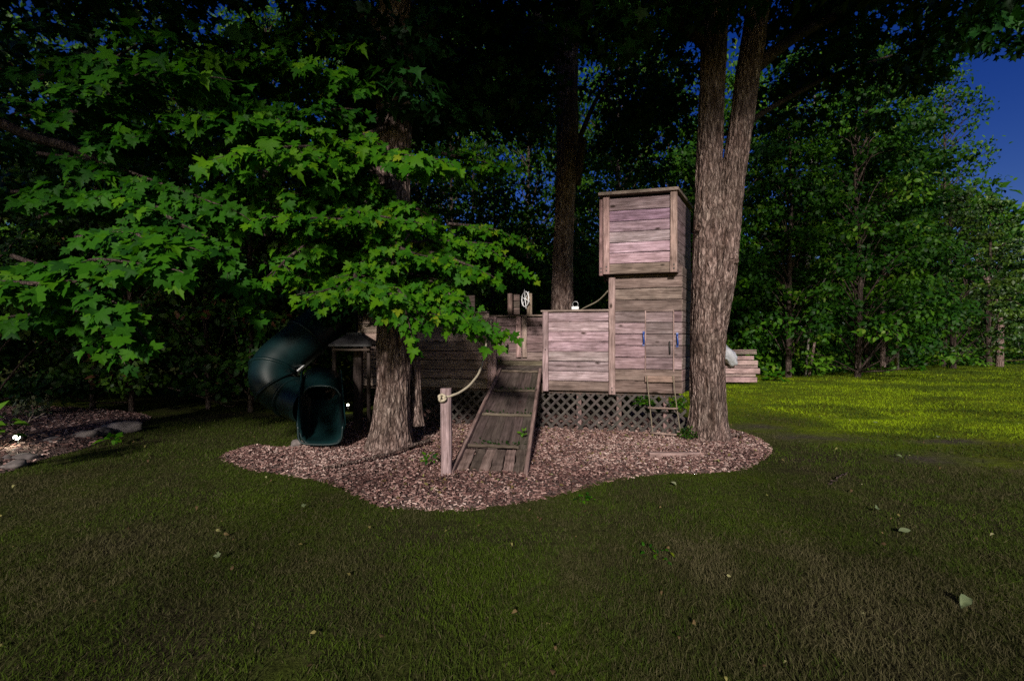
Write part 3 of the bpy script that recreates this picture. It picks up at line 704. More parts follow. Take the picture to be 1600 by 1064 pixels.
def prism(name, poly, z0, z1, mat, parent, col=(1, 1, 1)):
    off = root_loc(parent) if parent else Vector((0, 0, 0)); c = Vector((0, 0, 0))
    for p in poly: c += Vector((p[0], p[1], 0))
    c /= len(poly); c.z = (z0+z1)/2; n = len(poly)
    V = [(p[0]-c.x, p[1]-c.y, z0-c.z) for p in poly]+[(p[0]-c.x, p[1]-c.y, z1-c.z) for p in poly]
    Fc = [tuple(reversed(range(n))), tuple(range(n, 2*n))]+[(i, (i+1) % n, n+(i+1) % n, n+i) for i in range(n)]
    o = link(name, mesh_py(name, V, Fc), mat, parent, col); o.location = c-off; return o
rz = z_of(306.5, 1000, dN+.07)
roofp = [Fp(uN0-.085, 0, dN+.09), Fp(uN1+.03, 0, dN+.09), Qp(.98, 0, .05), Qp(.98, 0, -.2), Fp(uN0-.03, 0, -.8)]
prism('roof', roofp, NZ[-1]+.035, NZ[-1]+.075, M['grey'], NEST, (1.6, 1.55, 1.5))
prism('floor_panel', [Fp(uN0, 0, dN-.02), Fp(uN1, 0, dN-.02), Qp(.94, 0, -.03), Fp(uN0+.02, 0, -.72)], NZ[0]+.01, NZ[0]+.04, M['grey'], NEST)
# tower remaining walls
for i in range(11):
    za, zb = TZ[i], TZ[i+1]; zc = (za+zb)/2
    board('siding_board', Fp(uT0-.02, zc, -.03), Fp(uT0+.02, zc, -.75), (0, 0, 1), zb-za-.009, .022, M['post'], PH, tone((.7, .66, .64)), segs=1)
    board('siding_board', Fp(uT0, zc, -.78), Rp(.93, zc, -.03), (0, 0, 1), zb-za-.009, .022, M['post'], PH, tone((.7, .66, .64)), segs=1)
# deck floor, boards running to the back
ZF = .885
ub = uL0+.03
while ub < uT0-.05:
    board('deck_board', Fp(ub+.07, ZF-.016, -.03), Fp(ub+.07, ZF-.016, -1.78), UU, .135, .03, M['grey'], PH, tone((.9, .88, .85), .15), segs=1, jit=.001); ub += .142
# back wall seen through the gap
dB = -1.78
siding(uL0+.05, uT0-.02, ZF-.25, 1.79, 7, dB, [M['grey']]*2+[M['post']]*5, [(.8, .8, .65)]*2+[(.75, .70, .70)]*5)
board('rail_cap', Fp(uL0, 1.815, dB), Fp(uT0-.03, 1.815, dB), NN, .14, .03, M['grey'], PH, (1.3, 1.2, 1.15))
for px in (810.3, 819.5):
    u = u_of(px, dB+.05); board('gate_post', Fp(u, z_of(558, px, dB+.05), dB+.05), Fp(u, z_of(494.5, px, dB+.05), dB+.05), UU, .092, .04, M['post'], PH, tone((1.15, 1.05, 1.0), .08), segs=2)
for d0, uu in ((-.9, uL0), ):
    for i in range(7):
        z = ZF-.25+(1.79-ZF+.25)*(i+.5)/7
        board('siding_board', Fp(uu, z, -.02), Fp(uu, z, dB+.02), (0, 0, 1), .155, .022, M['grey'], PH, tone((.8, .8, .8)), segs=1)
# stern cabin behind the boughs: dark boards, an opening, posts
zc0, zc1 = 1.84, 2.75
ucA, ucB = u_of(585, dB-.05), u_of(775, dB-.05)
for i in range(3):
    za = zc0+(zc1-zc0)*i/7; zc = za+.065
    if i < 5:
        board('cabin_board', Fp(ucA, zc, dB-.05), Fp(u_of(742, dB-.05), zc, dB-.05), (0, 0, 1), .123, .022, M['grey'], PH, tone((.42, .38, .38)), segs=1)
        board('cabin_board', Fp(u_of(803, dB-.05), zc-.3 if i > 9 else zc, dB-.05), Fp(u_of(812, dB-.05), zc, dB-.05), (0, 0, 1), .123, .022, M['grey'], PH, tone((.7, .62, .62)), segs=1) if i < 3 else None
    else:
        board('cabin_board', Fp(ucA, zc, dB-.05), Fp(u_of(806, dB-.05), zc, dB-.05), (0, 0, 1), .123, .022, M['grey'], PH, tone((.8, .72, .72)), segs=1)
for px in (797,):
    u = u_of(px, dB-.0); board('cabin_post', Fp(u, 1.83, dB-.0), Fp(u, 2.42 if px < 790 else 2.24, dB), UU, .09, .05, M['grey'], PH, tone((1.2, 1.05, 1.0), .05), segs=1)
# ship wheel on its post
uw = u_of(827.5, dB+.02)
board('wheel_post', Fp(uw, 1.80, dB+.02), Fp(uw, z_of(459, 827, dB), dB+.02), UU, .095, .09, M['grey'], PH, (1.7, 1.6, 1.4), segs=1)
wc = Fp(uw-.075, z_of(468, 821, dB), dB+.06); wax = (UU*-.76+NN*.62).normalized(); wr = .14
W = empty('ship_wheel'); W.parent = PH; W.location = wc-PH.location
wu = Vector((0, 0, 1)); wv = wax.cross(wu).normalized()
tube_obj('rim', [wc+(wu*math.cos(a)+wv*math.sin(a))*wr for a in np.linspace(0, 2*PI, 17)], .011, M['white'], W, 8, 33)
tube_obj('hub', [wc-wax*.02, wc+wax*.02], .022, M['white'], W, 8)
for k in range(6):
    a = k*PI/3+.2; dv = wu*math.cos(a)+wv*math.sin(a); tube_obj('spoke', [wc, wc+dv*(wr+.045)], .008, M['white'], W, 6)
tube_obj('axle', [wc, wc-wax*.09], .009, M['metal'], W, 6)
# lattice skirt
def lattice(u0, u1, z0, z1, d):
    sp, w = .145, .037; hgt = z1-z0
    for sgn in (1, -1):
        dd = d+(.0065 if sgn > 0 else -.0065); k = math.floor((u0-hgt)/sp)*sp
        while k < u1+hgt:
            ua, ub_ = (k, k+hgt) if sgn > 0 else (k+hgt, k)
            za, zb = z0, z1
            # clip to the ends of the panel
            def clip(ua, za, ub_, zb):
                for lim, side in ((u0, 1), (u1, -1)):
                    ina, inb = (ua-lim)*side >= 0, (ub_-lim)*side >= 0
                    if not ina and not inb: return None
                    if ina != inb:
                        t = (lim-ua)/(ub_-ua); um, zm = lim, za+(zb-za)*t
                        if ina: ub_, zb = um, zm
                        else: ua, za = um, zm
                return ua, za, ub_, zb
            c = clip(ua, za, ub_, zb)
            if c and abs(c[3]-c[1]) > .03:
                board('lattice_slat', Fp(c[0], c[1], dd), Fp(c[2], c[3], dd), (0, 0, 1), w, .008, M['lattice'], PH, tone((1, 1, 1), .2), segs=1, jit=.001, ch=.001)
            k += sp
lattice(u_of(648, -.08), u_of(1072, -.08), .02, ZB-.03, -.08)
for px in (651, 692, 905, 967, 1040):
    u = u_of(px, -.12); board('skirt_post', Fp(u, .0, -.12), Fp(u, ZB+.1, -.12), UU, .07, .05, M['post'], PH, tone((.75, .62, .62), .1), segs=1)
board('beam', Fp(uL0, ZB+.02, -.10), Fp(uT1-.03, ZB+.02, -.10), (0, 0, 1), .14, .04, M['grey'], PH, (.9, .8, .8))
# dark boards closing the far side under the deck
for i in range(4):
    board('skirt_board', Fp(uL0, .09+.15*i, dB+.05), Fp(uT0, .09+.15*i, dB+.05), (0, 0, 1), .14, .02, M['grey'], PH, (.7, .65, .62), segs=1)
# ramp
RMP = empty('ramp'); RMP.parent = PH; RMP.location = Vector((-.2, 4.5, 0))-PH.location; RMP['label'] = 'dark mossy plank ramp with cross cleats and a rotten foot'
ta, tb_ = Vector((-.155, 6.78, ZF)), Vector((.395, 6.66, ZF))      # top left, right
ba, bb = Vector((-.560, 4.50, .035)), Vector((.115, 4.46, .035))
def Rm(s, t, h=0):
    L_ = ba.lerp(ta, t); R_ = bb.lerp(tb_, t); n_ = ((tb_-ta).cross(ba-ta)).normalized()
    if n_.z < 0: n_ = -n_
    return L_.lerp(R_, s)+n_*h
NP = 6
for i in range(NP):
    s = (i+.5)/NP; tt = random.uniform(.0, .03)+.17
    o = board('plank', Rm(s, tt), Rm(s, 1.0), Rm(1, .5)-Rm(0, .5), .66/NP*.96, .028, M['ramp'], RMP, tone((1.1, 1.0, 1.0), .16), segs=4, jit=.003)
    # rotten foot pieces
    o = board('rotten_plank', Rm(s+random.uniform(-.01, .01), random.uniform(-.01, .05), random.uniform(-.006, .012)), Rm(s, .165, random.uniform(-.004, .01)), Rm(1, .5)-Rm(0, .5), .66/NP*random.uniform(.9, 1.02), .03, M['post'] if i in (0, 2, 4) else M['ramp'], RMP, tone((.55, .48, .46) if i in (0, 2, 4) else (1.1, 1.0, .95), .2), segs=6, jit=.010)
for t in (.185, .46, .73, .985):
    board('cleat', Rm(.02, t, .030), Rm(.98 if t > .2 else .86, t-.004, .028), Rm(.5, 1)-Rm(.5, 0), .04, .032, M['ramp'], RMP, tone((1.6, 1.45, 1.3), .2), segs=10, jit=.009, ch=.012)
for s, col in ((-.035, (.85, .75, .70)), (1.035, (.85, .75, .70))):
    board('side_rail', Rm(s, -.02, .012), Rm(s, 1.0, .012), Vector((0, 0, 1)), .10, .04, M['post'], RMP, col, segs=4, jit=.002)
# dirt and leaf litter lying against the cleats
nn = 220; cc = np.array([list(Rm(random.uniform(.04, .96), random.choice((.2, .475, .745))+abs(random.gauss(0, .015)), .02)) for _ in range(nn)])
leaf_mass('leaf_litter', OVAL, cc-0, rng.normal(0, 1, (nn, 3)), unit(rng.normal(0, .4, (nn, 3))+[0, -.3, 1]), rng.uniform(.015, .04, nn), rng.uniform(0, .3, nn), M['hedge_leaf'], RMP)

# ring fitting on the rail
rp = Fp(u_of(899), ZT+.03, 0)
t = empty('ring_fitting', rp); tag(t, 'white metal base with upright ring on top of the deck railing', 'ring fitting')
V, Fc = bar_mesh(.10, .045, .07, .008); o = link('base', mesh_py('base', V, Fc), M['white'], t); o.location = (0, 0, .022); o.rotation_euler = (0, 0, math.atan2(UU.y, UU.x))
tube_obj('ring', [rp+UU*math.cos(a)*.04+Vector((0, 0, .078+math.sin(a)*.04)) for a in np.linspace(0, 2*PI, 17)], .0065, M['metal'], t, 6, 33)

# ropes
o = tube_obj('rope', [P(953, 452, 6.5), P(935, 470, 6.9), P(912, 482, 7.4), P(890, 495, 8.2)], .014, M['rope'], None, 6, 16); tag(o, 'pale rope running down from the tower behind the deck railing', 'rope')
pt = G(697.5, 748); po = empty('rope_post', pt); tag(po, 'short square wooden post left of the ramp foot', 'post')
board('post', pt+Vector((0, 0, -.05)), pt+Vector((0, 0, .885)), (1, 0, 0), .102, .10, M['post'], po, (1.05, 1.0, 1.05), segs=4, jit=.003)
kx = pt+Vector((-.03, -.07, .80))
o = tube_obj('rope', [kx, pt+Vector((.052, -.02, .815)), pt+Vector((.13, .1, .84)), P(738, 597, 4.75), P(753, 570, 5.2), P(765, 510, 6.35), Fp(u_of(768, .1), 1.66, .09)], .0125, M['rope'], None, 8, 40); tag(o, 'pale handrail rope sagging from the deck post to the short post', 'rope')
o = tube_obj('rope_knot', [kx+Vector((.028*math.cos(a)*(1+.3*math.sin(a*1.7)), -.012-.012*math.sin(a*2.3), .030*math.sin(a)*(1+.2*math.cos(a*1.3)))) for a in np.linspace(0, 4.6*PI, 26)], .0125, M['rope'], None, 7, 70); tag(o, 'coiled rope knot tied on the face of the short post', 'knot')
# rope ladder
LA = empty('rope_ladder', Fp(u_of(1032), .1, .1)); tag(LA, 'rope ladder with wooden rungs hanging below the small door', 'ladder')
for pxs, last in (((1012, 596, .09), (1018, 640, .13), (1022, 686, .16)), ((1050, 596, .09), (1058, 640, .14), (1070, 692, .22))), :
    pass
def lp(px, py, d): return Fp(u_of(px, d), max(.05, z_of(py, px, d)), d)
tube_obj('ladder_rope', [lp(1010.5, 587, .09), lp(1012, 600, .10), lp(1016, 640, .13), lp(1020, 677, .15), lp(1024, 690, .17)], .0065, M['old_rope'], LA, 6, 30)
tube_obj('ladder_rope', [lp(1051.5, 587, .09), lp(1053, 600, .10), lp(1058, 640, .14), lp(1065, 682, .2), lp(1071, 695, .28)], .0065, M['old_rope'], LA, 6, 30)
tube_obj('rung', [lp(1012, 637, .14), lp(1060, 638.5, .145)], .013, M['post'], LA, 8, 5, (.8, .75, .66))
tube_obj('rung', [lp(1015, 676, .16), lp(1067, 680, .2)], .013, M['post'], LA, 8, 5, (.8, .75, .66))

# timber edging lying in the mulch, fallen branch, sticks
a_, b_ = G(1013, 720), G(1092, 718); a_.z = .06; b_.z = .05
o = board('timber', a_, b_, (0, 0, 1), .075, .085, M['post'], None, (1.05, .95, .9), segs=3, jit=.004); tag(o, 'short timber half buried in mulch below the rope ladder', 'timber')
def stick(name, pts, r0, r1, label, cat='branch', mat='bark'):
    path = catmull(pts, 26); path = path+rng.normal(0, .006, path.shape); V, Q = tube_np(path, np.linspace(r0, r1, 26), 6)
    o = link(name, mesh_np(name, V, Q, np.full(len(V), .7), smooth=True), M[mat]); tag(o, label, cat); return o
def Gz(px, py, z): v = G(px, py); v.z = z; return v
stick('fallen_branch', [Gz(505, 742, .07), Gz(560, 733, .09), Gz(600, 724, .10), Gz(640, 711, .11), Gz(672, 700, .10)], .010, .024, 'long bare branch lying across the mulch in front of the maple trunk')
stick('twig', [Gz(1296, 760, .02), Gz(1310, 751, .03), Gz(1324, 742, .03)], .008, .005, 'dark twig lying on the lawn to the right of the mulch bed', 'twig', 'bark_dark')
stick('stick', [Gz(960, 714, .07), Gz(985, 713.5, .07), Gz(1005, 714, .07)], .006, .006, 'thin pale stick lying on mulch left of the short timber', 'stick')
stick('stick', [Gz(1145, 688, .07), Gz(1162, 685, .08)], .02, .014, 'stubby pale stick on mulch right of the big trunk', 'stick')

# ------------------------------------------------------------------ slide
SL = empty('spiral_slide', G(500, 712)); tag(SL, 'dark green enclosed plastic tube slide curling down to an open chute', 'slide')
SP = catmull([P(615, 415, 8.3), P(565, 455, 8.0), P(518, 495, 7.6), P(470, 535, 7.2), P(430, 572, 6.9), P(428, 602, 6.75), P(454, 620, 6.75), P(486, 634, 6.5)], 80)
SR = np.full(80, .36); SR = np.interp(np.linspace(0, 1, 80), [0, .55, .75, 1], [.33, .33, .29, .28])
cuts = [0, 16, 32, 47, 58, 68, 79]
for i in range(len(cuts)-1):
    a, b_ = cuts[i], cuts[i+1]
    V, Q = tube_np(SP[a:b_+1], SR[a:b_+1], 32); V = V-np.array(SL.location)
    link('tube_section', mesh_np('tube_section', V, Q, smooth=True), M['slide'], SL)
for c in cuts[:-1]:
    if c == 0: c = 1
    T_, N_, B_ = frames(SP); V, Q = tube_np(np.array([SP[c]-T_[c]*.018, SP[c]-T_[c]*.018, SP[c]+T_[c]*.018, SP[c]+T_[c]*.018]), [SR[c], SR[c]+.028, SR[c]+.028, SR[c]], 32)
    # frames() of repeated points is unstable, so build the ring directly
    aa = np.arange(32)*2*PI/32; rings = []
    for off_, rr_ in ((-.018, -.01), (-.018, .028), (.018, .028), (.018, -.01)):
        rings.append(SP[c]+T_[c]*off_+(SR[c]+rr_)*(np.cos(aa)[:, None]*N_[c]+np.sin(aa)[:, None]*B_[c]))
    V = np.vstack(rings)-np.array(SL.location); i_ = np.arange(3)[:, None]*32; k_ = np.arange(32)[None]
    Q = np.stack([i_+k_, i_+(k_+1) % 32, i_+32+(k_+1) % 32, i_+32+k_], -1).reshape(-1, 4)
    link('flange', mesh_np('flange', V, Q, smooth=True), M['slide'], SL)
# open chute: a trough with tall side walls and a hooded upper end
CH = catmull([P(500, 612, 6.3), P(502, 640, 6.1), P(503, 672, 5.85), P(502, 697, 5.5)], 14)
def trough(name, path, w, hs, th=.018):
    V, Fc = [], []; m_ = 13; n = len(path)
    for i, p in enumerate(path):
        h_ = hs[i]; f = i/(n-1)
        for off_ in (0, 1):
            for k in range(m_):
                a = -1+2*k/(m_-1); x = a*w/2*(1+.08*f)-.419*(p[1]-5.5); zz = (abs(a)**5.5)*h_
                V.append((p[0]+x+(np.sign(a)*th if off_ and abs(a) > .8 else 0), p[1], p[2]+zz-(th if off_ and abs(a) < .95 else 0)))
    r_ = 2*m_
    for i in range(n-1):
        for k in range(m_-1):
            Fc.append((i*r_+k, i*r_+k+1, (i+1)*r_+k+1, (i+1)*r_+k)); Fc.append((i*r_+m_+k+1, i*r_+m_+k, (i+1)*r_+m_+k, (i+1)*r_+m_+k+1))
        for k in (0, m_-1): Fc.append((i*r_+k, (i+1)*r_+k, (i+1)*r_+m_+k, i*r_+m_+k))
    for k in range(m_-1): e = (n-1)*r_; Fc.append((e+k, e+k+1, e+m_+k+1, e+m_+k))
    me = mesh_py(name, [Vector(v)-SL.location for v in V], Fc, True); return link(name, me, M['slide'], SL)
chp = np.array([(P(502, 706, 5.5).x-.0, y, z) for y, z in ((6.35, .52), (6.2, .40), (6.05, .29), (5.9, .20), (5.75, .145), (5.6, .12), (5.48, .105))])
trough('chute', chp, .52, [.42, .50, .50, .46, .40, .32, .22])
# hood over the top of the chute
hx = chp[0][0]; V = []; Fc = []
for j, (y, zb, hh, ww) in enumerate(((6.45, .35, .62, .33), (6.25, .30, .60, .325), (6.05, .26, .52, .315), (5.98, .26, .50, .315))):
    for k in range(17):
        a = PI*k/16; V.append((hx-.419*(y-5.5)+ww*math.copysign(abs(math.cos(a))**.6, math.cos(a))-SL.location.x, y-SL.location.y, zb+hh*math.sin(a)**.75))
for j in range(3):
    for k in range(16): Fc.append((j*17+k, j*17+k+1, (j+1)*17+k+1, (j+1)*17+k))
o = link('hood', mesh_py('hood', V, Fc, True), M['slide'], SL); md = o.modifiers.new('thick', 'SOLIDIFY'); md.thickness = .02
tube_obj('exit_lip', [Vector((hx-.27, 5.475, .33)), Vector((hx-.25, 5.465, .16)), Vector((hx-.15, 5.46, .108)), Vector((hx+.15, 5.46, .108)), Vector((hx+.25, 5.465, .16)), Vector((hx+.27, 5.475, .33))], .013, M['slide'], SL, 8, 24)
tube_obj('support_bar', [P(465, 579, 6.75), P(494, 555, 7.6)], .012, M['white'], SL, 6, 3)
for px, py0, D in ((560, 500, 8.3),):
    tube_obj('support_leg', [Vector((P(px, 0, D).x, D, 0)), P(px, py0, D)], .05, M['dark'], SL, 8, 3)

# hooded post structure behind the maple trunk
HS = empty('hooded_stand', (P(556, 0, 6.6).x, 6.6, 0)); tag(HS, 'dark stand with grey tapered hood on posts beside the slide', 'stand')
hx, hy = HS.location.x, HS.location.y
V = []
for z, hw in ((0, .30), (.03, .30), (.17, .11), (.20, .10)):
    V += [(-hw, -hw*.8, z), (hw, -hw*.8, z), (hw, hw*.8, z), (-hw, hw*.8, z)]
Fc = [(3, 2, 1, 0), (12, 13, 14, 15)]+[(j*4+k, j*4+(k+1) % 4, j*4+4+(k+1) % 4, j*4+4+k) for j in range(3) for k in range(4)]
o = link('hood_roof', mesh_py('hood_roof', V, Fc), M['hood'], HS); o.location = (0, 0, H-(541-CY)/F*6.6)
for dx, dy, w in ((-.25, -.16, .05), (.0, .1, .12), (.22, -.1, .05), (-.05, -.15, .04)):
    if w == .04: continue
    board('stand_post', Vector((hx+dx, hy+dy, 0)), Vector((hx+dx, hy+dy, 1.27)), (1, 0, 0), w, w, M['grey'], HS, (.3, .27, .27), segs=1)
board('shelf', Vector((hx-.27, hy-.1, 1.22)), Vector((hx+.26, hy-.1, 1.22)), (0, 1, 0), .2, .03, M['grey'], HS, (.6, .55, .5), segs=1)

# ------------------------------------------------------------------ garden spotlights
def spotlight(loc, label, aim, power, r=.022):
    t = empty('garden_spotlight', loc); tag(t, label, 'spotlight')
    tube_obj('spike', [Vector(loc)+Vector((0, 0, 0)), Vector(loc)+Vector((0, 0, .10))], .008, M['dark'], t, 6, 3)
    aim = Vector(aim).normalized(); c = Vector(loc)+Vector((0, 0, .13))
    tube_obj('housing', [c-aim*.07, c], .032, M['dark'], t, 10, 3)
    me = bpy.data.meshes.new('bulb'); import bmesh; bm = bmesh.new(); bmesh.ops.create_icosphere(bm, subdivisions=2, radius=r); bm.to_mesh(me); bm.free()
    o = link('bulb', me, M['lamp'], t); o.location = c+aim*.02-Vector(loc)
    l = bpy.data.lights.new('spotlight_lamp', 'POINT'); l.energy = power; l.color = (1, .95, .7); l.shadow_soft_size = .03
    lo = bpy.data.objects.new('spotlight_lamp', l); COL.objects.link(lo); lo.parent = t; lo.location = c+aim*.08-Vector(loc)
spotlight(Vector((P(29, 0, 5.35).x, 5.35, .08)), 'small lit garden spotlight among the stones at the far left', (-.1, -.9, .35), 3.5, .03)
spotlight(Vector((P(544, 0, 8.6).x, 8.6, .0)), 'small lit garden spotlight glimpsed behind the hooded stand', (0, -1, .3), .5, .02)

# ------------------------------------------------------------------ rocks
def rock(loc, s, label, seed, group='stones edging the left bed'):
    import bmesh
    me = bpy.data.meshes.new('rock'); bm = bmesh.new(); bmesh.ops.create_icosphere(bm, subdivisions=3, radius=1)
    co = np.array([v.co[:] for v in bm.verts]); n = noise3(co[:, 0]*1.4+seed, co[:, 1]*1.4, co[:, 2]*1.4, seed)
    n2_ = noise3(co[:, 0]*4+seed, co[:, 1]*4, co[:, 2]*4, seed+1); k = .62+.65*n+.12*n2_
    for v, q in zip(bm.verts, k): v.co *= q; v.co.x *= s[0]; v.co.y *= s[1]; v.co.z *= s[2]
    bm.to_mesh(me); bm.free()
    for p in me.polygons: p.use_smooth = True
    o = link('rock', me, M['rock']); o.location = loc; o.rotation_euler = (0, 0, seed*1.7); tag(o, label, 'rock', group); return o
rk = [((185, 676), (.30, .12, .10), 'long flat stone at the far end of the left bed edging'), ((160, 683), (.16, .10, .08), 'pale stone second from the far end of the edging'), ((130, 690), (.17, .12, .09), 'reddish round stone in the middle of the left edging'),
      ((88, 698), (.26, .15, .07), 'wide flat reddish stone left of the round one'), ((60, 706), (.12, .09, .06), 'small stone before the wide flat one'), ((26, 717), (.10, .07, .07), 'small pale angular stone under the spotlight'),
      ((38, 722), (.15, .10, .05), 'flat grey stone right of the pale angular one'), ((10, 726), (.12, .09, .05), 'dark low stone at the left frame edge'), ((22, 733), (.10, .08, .05), 'dark small stone nearest the lawn at left'), ((5, 705), (.5, .16, .05), 'long grey slab behind the spotlight')]
for i, (p, s, lb) in enumerate(rk):
    v = G(*p); rock(Vector((v.x, v.y, s[2]*.35+.03)), s, lb, i+2)
v = G(464, 702); rock(Vector((v.x, v.y, .08)), (.07, .06, .05), 'little grey stone on mulch beside the slide foot', 30, 'stones by the slide')

# ------------------------------------------------------------------ woodpile with white sheet
WP = empty('lumber_stack', (P(1140, 0, 14.2).x, 14.2, 0)); tag(WP, 'stack of weathered grey boards behind the big trunk', 'lumber')
D0 = 13.9
rows_ = [(597, 588.5, 1181), (588, 584, 1181), (583.5, 575, 1187), (575, 571, 1184), (570.5, 563, 1184), (562.5, 556, 1181)]
for i, (yb, yt, xr) in enumerate(rows_):
    z = H-((yb+yt)/2-CY)/F*D0; w = (yb-yt)/F*D0-.006; x1 = (xr-CX)/F*D0; xl = (1085-CX)/F*D0
    for j in range(2):
        Dj = D0+.04+j*.22+i*.02
        board('lumber_board', Vector((xl, Dj, z)), Vector((x1+random.uniform(-.03, .03)-j*.1, Dj, z-.01)), (0, 0, 1), w, .16, M['post'], WP, tone((1.25, 1.15, 1.15), .1), segs=2, jit=.005, ch=.012)
for k in range(3):
    z = H-(552.5-k*2.6-CY)/F*D0; board('lumber_board', Vector((P(1138+k*3, 0, D0).x, D0+.05+k*.02, z)), Vector((P(1181, 0, D0).x, D0+.05, z)), (0, 0, 1), .035, .2, M['post'], WP, tone((1.1, 1.05, 1.0), .1), segs=1)
import bmesh
me = bpy.data.meshes.new('plastic_sheet'); bm = bmesh.new(); bmesh.ops.create_icosphere(bm, subdivisions=4, radius=1)
for v in bm.verts:
    c = v.co; n = float(noise3(c.x*2.2, c.y*2.2, c.z*2.2, 3)); n2_ = abs(float(noise3(c.x*5, c.y*5, c.z*5, 4))*2-1)
    k = .7+.5*n-.16*n2_; v.co = Vector((c.x*k*.40-.05*c.z, c.y*k*.22, c.z*k*.34-.20*c.x-.10*abs(c.x)))
bm.to_mesh(me); bm.free()
for p in me.polygons: p.use_smooth = True
o = link('plastic_sheet', me, M['bag']); o.location = P(1131, 549, D0-.15); tag(o, 'crumpled white plastic sheet on the lumber stack, half hidden by trunk', 'plastic sheet')

# ------------------------------------------------------------------ big maple on the right (two stems)
MR = empty('maple_tree', (2.62, 6.10, 0)); tag(MR, 'big two-stemmed maple with rugged pinkish grey bark right of the tower', 'tree')
D = 6.1
def tr(px, py, d=D): return P(px, py, d)
trunk_mesh('trunk', [(2.62, 6.12, -.05), tr(1106, 650), tr(1105, 560), tr(1108, 450), tr(1107, 350), tr(1108, 250), tr(1112, 150), tr(1117, 40), tr(1120, -120), tr(1118, -320), tr(1110, -620)],
           [.27, .232, .212, .215, .182, .155, .148, .155, .15, .12, .06], M['bark'], MR, 140, 280, .15, flare=.17, fz=.22, seed=3)
trunk_mesh('second_stem', [tr(1119, 520, 6.08), tr(1126, 440, 6.05), tr(1135, 370, 6.03), tr(1144, 290, 6.03), tr(1156, 210, 6.05), tr(1168, 120, 6.1), tr(1185, 0, 6.2), tr(1195, -160, 6.3), tr(1215, -350, 6.4)],
           [.12, .185, .168, .152, .148, .145, .14, .12, .06], M['bark'], MR, 130, 240, .15, seed=8)
def burl(p, r, parent, name='burl', seed=1):
    me = bpy.data.meshes.new(name); bm = bmesh.new(); bmesh.ops.create_icosphere(bm, subdivisions=3, radius=1)
    for v in bm.verts: k = .75+.5*float(noise3(v.co.x*2+seed, v.co.y*2, v.co.z*2, seed)); v.co = Vector((v.co.x*r[0]*k, v.co.y*r[1]*k, v.co.z*r[2]*k))
    bm.to_mesh(me); bm.free()
    for q in me.polygons: q.use_smooth = True
    at = me.attributes.new('tint', 'FLOAT', 'POINT'); at.data.foreach_set('value', np.full(len(me.vertices), .6, dtype=np.float32))
    o = link(name, me, M['bark'], parent); o.location = p-root_loc(parent); return o
burl(P(1143, 404, 5.93), (.085, .085, .10), MR, 'burl', 2); burl(P(1124, 425, 5.90), (.06, .05, .15), MR, 'burl', 5); burl(P(1136, 445, 5.93), (.07, .06, .10), MR, 'burl', 6)
tube_obj('branch_collar', [P(1090, 356, 5.92)+Vector((.030*math.cos(a), -.005, .034*math.sin(a))) for a in np.linspace(0, 2*PI, 12)], .014, M['bark'], MR, 7, 24)
burl(P(1090, 356, 5.95), (.022, .02, .024), MR, 'burl', 9)
# upper limbs
lim = []
def limb(*pts, r0=.08, r1=.02): lim.append(([list(p) for p in pts], r0, r1))
limb(tr(1165, 120, 6.1), tr(1240, 60, 6.4), tr(1340, 10, 7.0), tr(1480, -40, 7.8), tr(1600, -60, 8.4), r0=.09, r1=.03)
limb(tr(1120, 90, 6.1), tr(1050, 20, 5.9), tr(960, -60, 5.6), tr(840, -120, 5.2), r0=.08, r1=.025)
limb(tr(1150, 205, 6.1), tr(1220, 160, 6.9), tr(1320, 110, 7.8), tr(1420, 80, 8.8), r0=.05, r1=.015)
limb(tr(1178, 20, 6.2), tr(1260, -90, 5.6), tr(1400, -200, 4.8), r0=.09, r1=.03)
limb(tr(1120, -100, 6.1), tr(1030, -220, 5.2), tr(900, -400, 4.3), r0=.08, r1=.03)
limb(tr(1118, -200, 6.1), tr(1160, -330, 7.2), tr(1230, -480, 8.2), r0=.07, r1=.02)
limb_parts('limb', lim, M['bark_dark'], MR, 8)
# crown of the right maple: overhanging boughs in the top right and over the top middle
def scatter_px(regions):
    cs, rs = [], []
    for (x0, x1, y0, y1, d0, d1, n, r) in regions:
        for _ in range(n):
            dd = rng.uniform(d0, d1); cs.append(list(P(rng.uniform(x0, x1), rng.uniform(y0, y1), dd))); rs.append(r*rng.uniform(.6, 1.3))
    return np.array(cs), np.array(rs)
def shade_clumps(x0, x1, y0, y1, n, r):  # leaf clumps added above the view to cut the sky light
    x = rng.uniform(x0, x1, n); y = rng.uniform(y0, y1, n); z = 4.0+.46*(6.6-y)+rng.uniform(.35, 2.8, n)+r*.3
    return np.stack([x, y, z], -1), r*rng.uniform(.7, 1.3, n)
def both(a, b_): return np.concatenate([a[0], b_[0]]), np.concatenate([a[1], b_[1]])
cs, rs = scatter_px([(1190, 1620, -60, 60, 6.0, 9.0, 46, .55), (1180, 1500, 40, 130, 6.8, 9.0, 30, .42), (1180, 1380, 120, 200, 7.5, 9.5, 14, .42), (940, 1200, -60, 60, 5.0, 8.5, 26, .5), (960, 1100, 60, 200, 7.4, 9.0, 12, .45),
                     (900, 1700, -500, -80, 4.5, 9.5, 60, .9)])
hi = both(shade_clumps(.6, 5.5, .3, 5.6, 52, .75), (cs[-60:], rs[-60:])); cs, rs = cs[:-60], rs[:-60]
A_ = crown_clumps(*hi, 260, .42, .15, up=.9)
leaf_mass('upper_crown_and_shade', QUAD, A_[0], A_[1], A_[2], A_[3], A_[4]*.8, M['canopy'], MR)  # out-of-view crown together with the added shading clumps
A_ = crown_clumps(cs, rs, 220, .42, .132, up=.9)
leaf_mass('crown', STAR, A_[0], A_[1], A_[2], A_[3], A_[4]*.8, M['canopy'], MR)

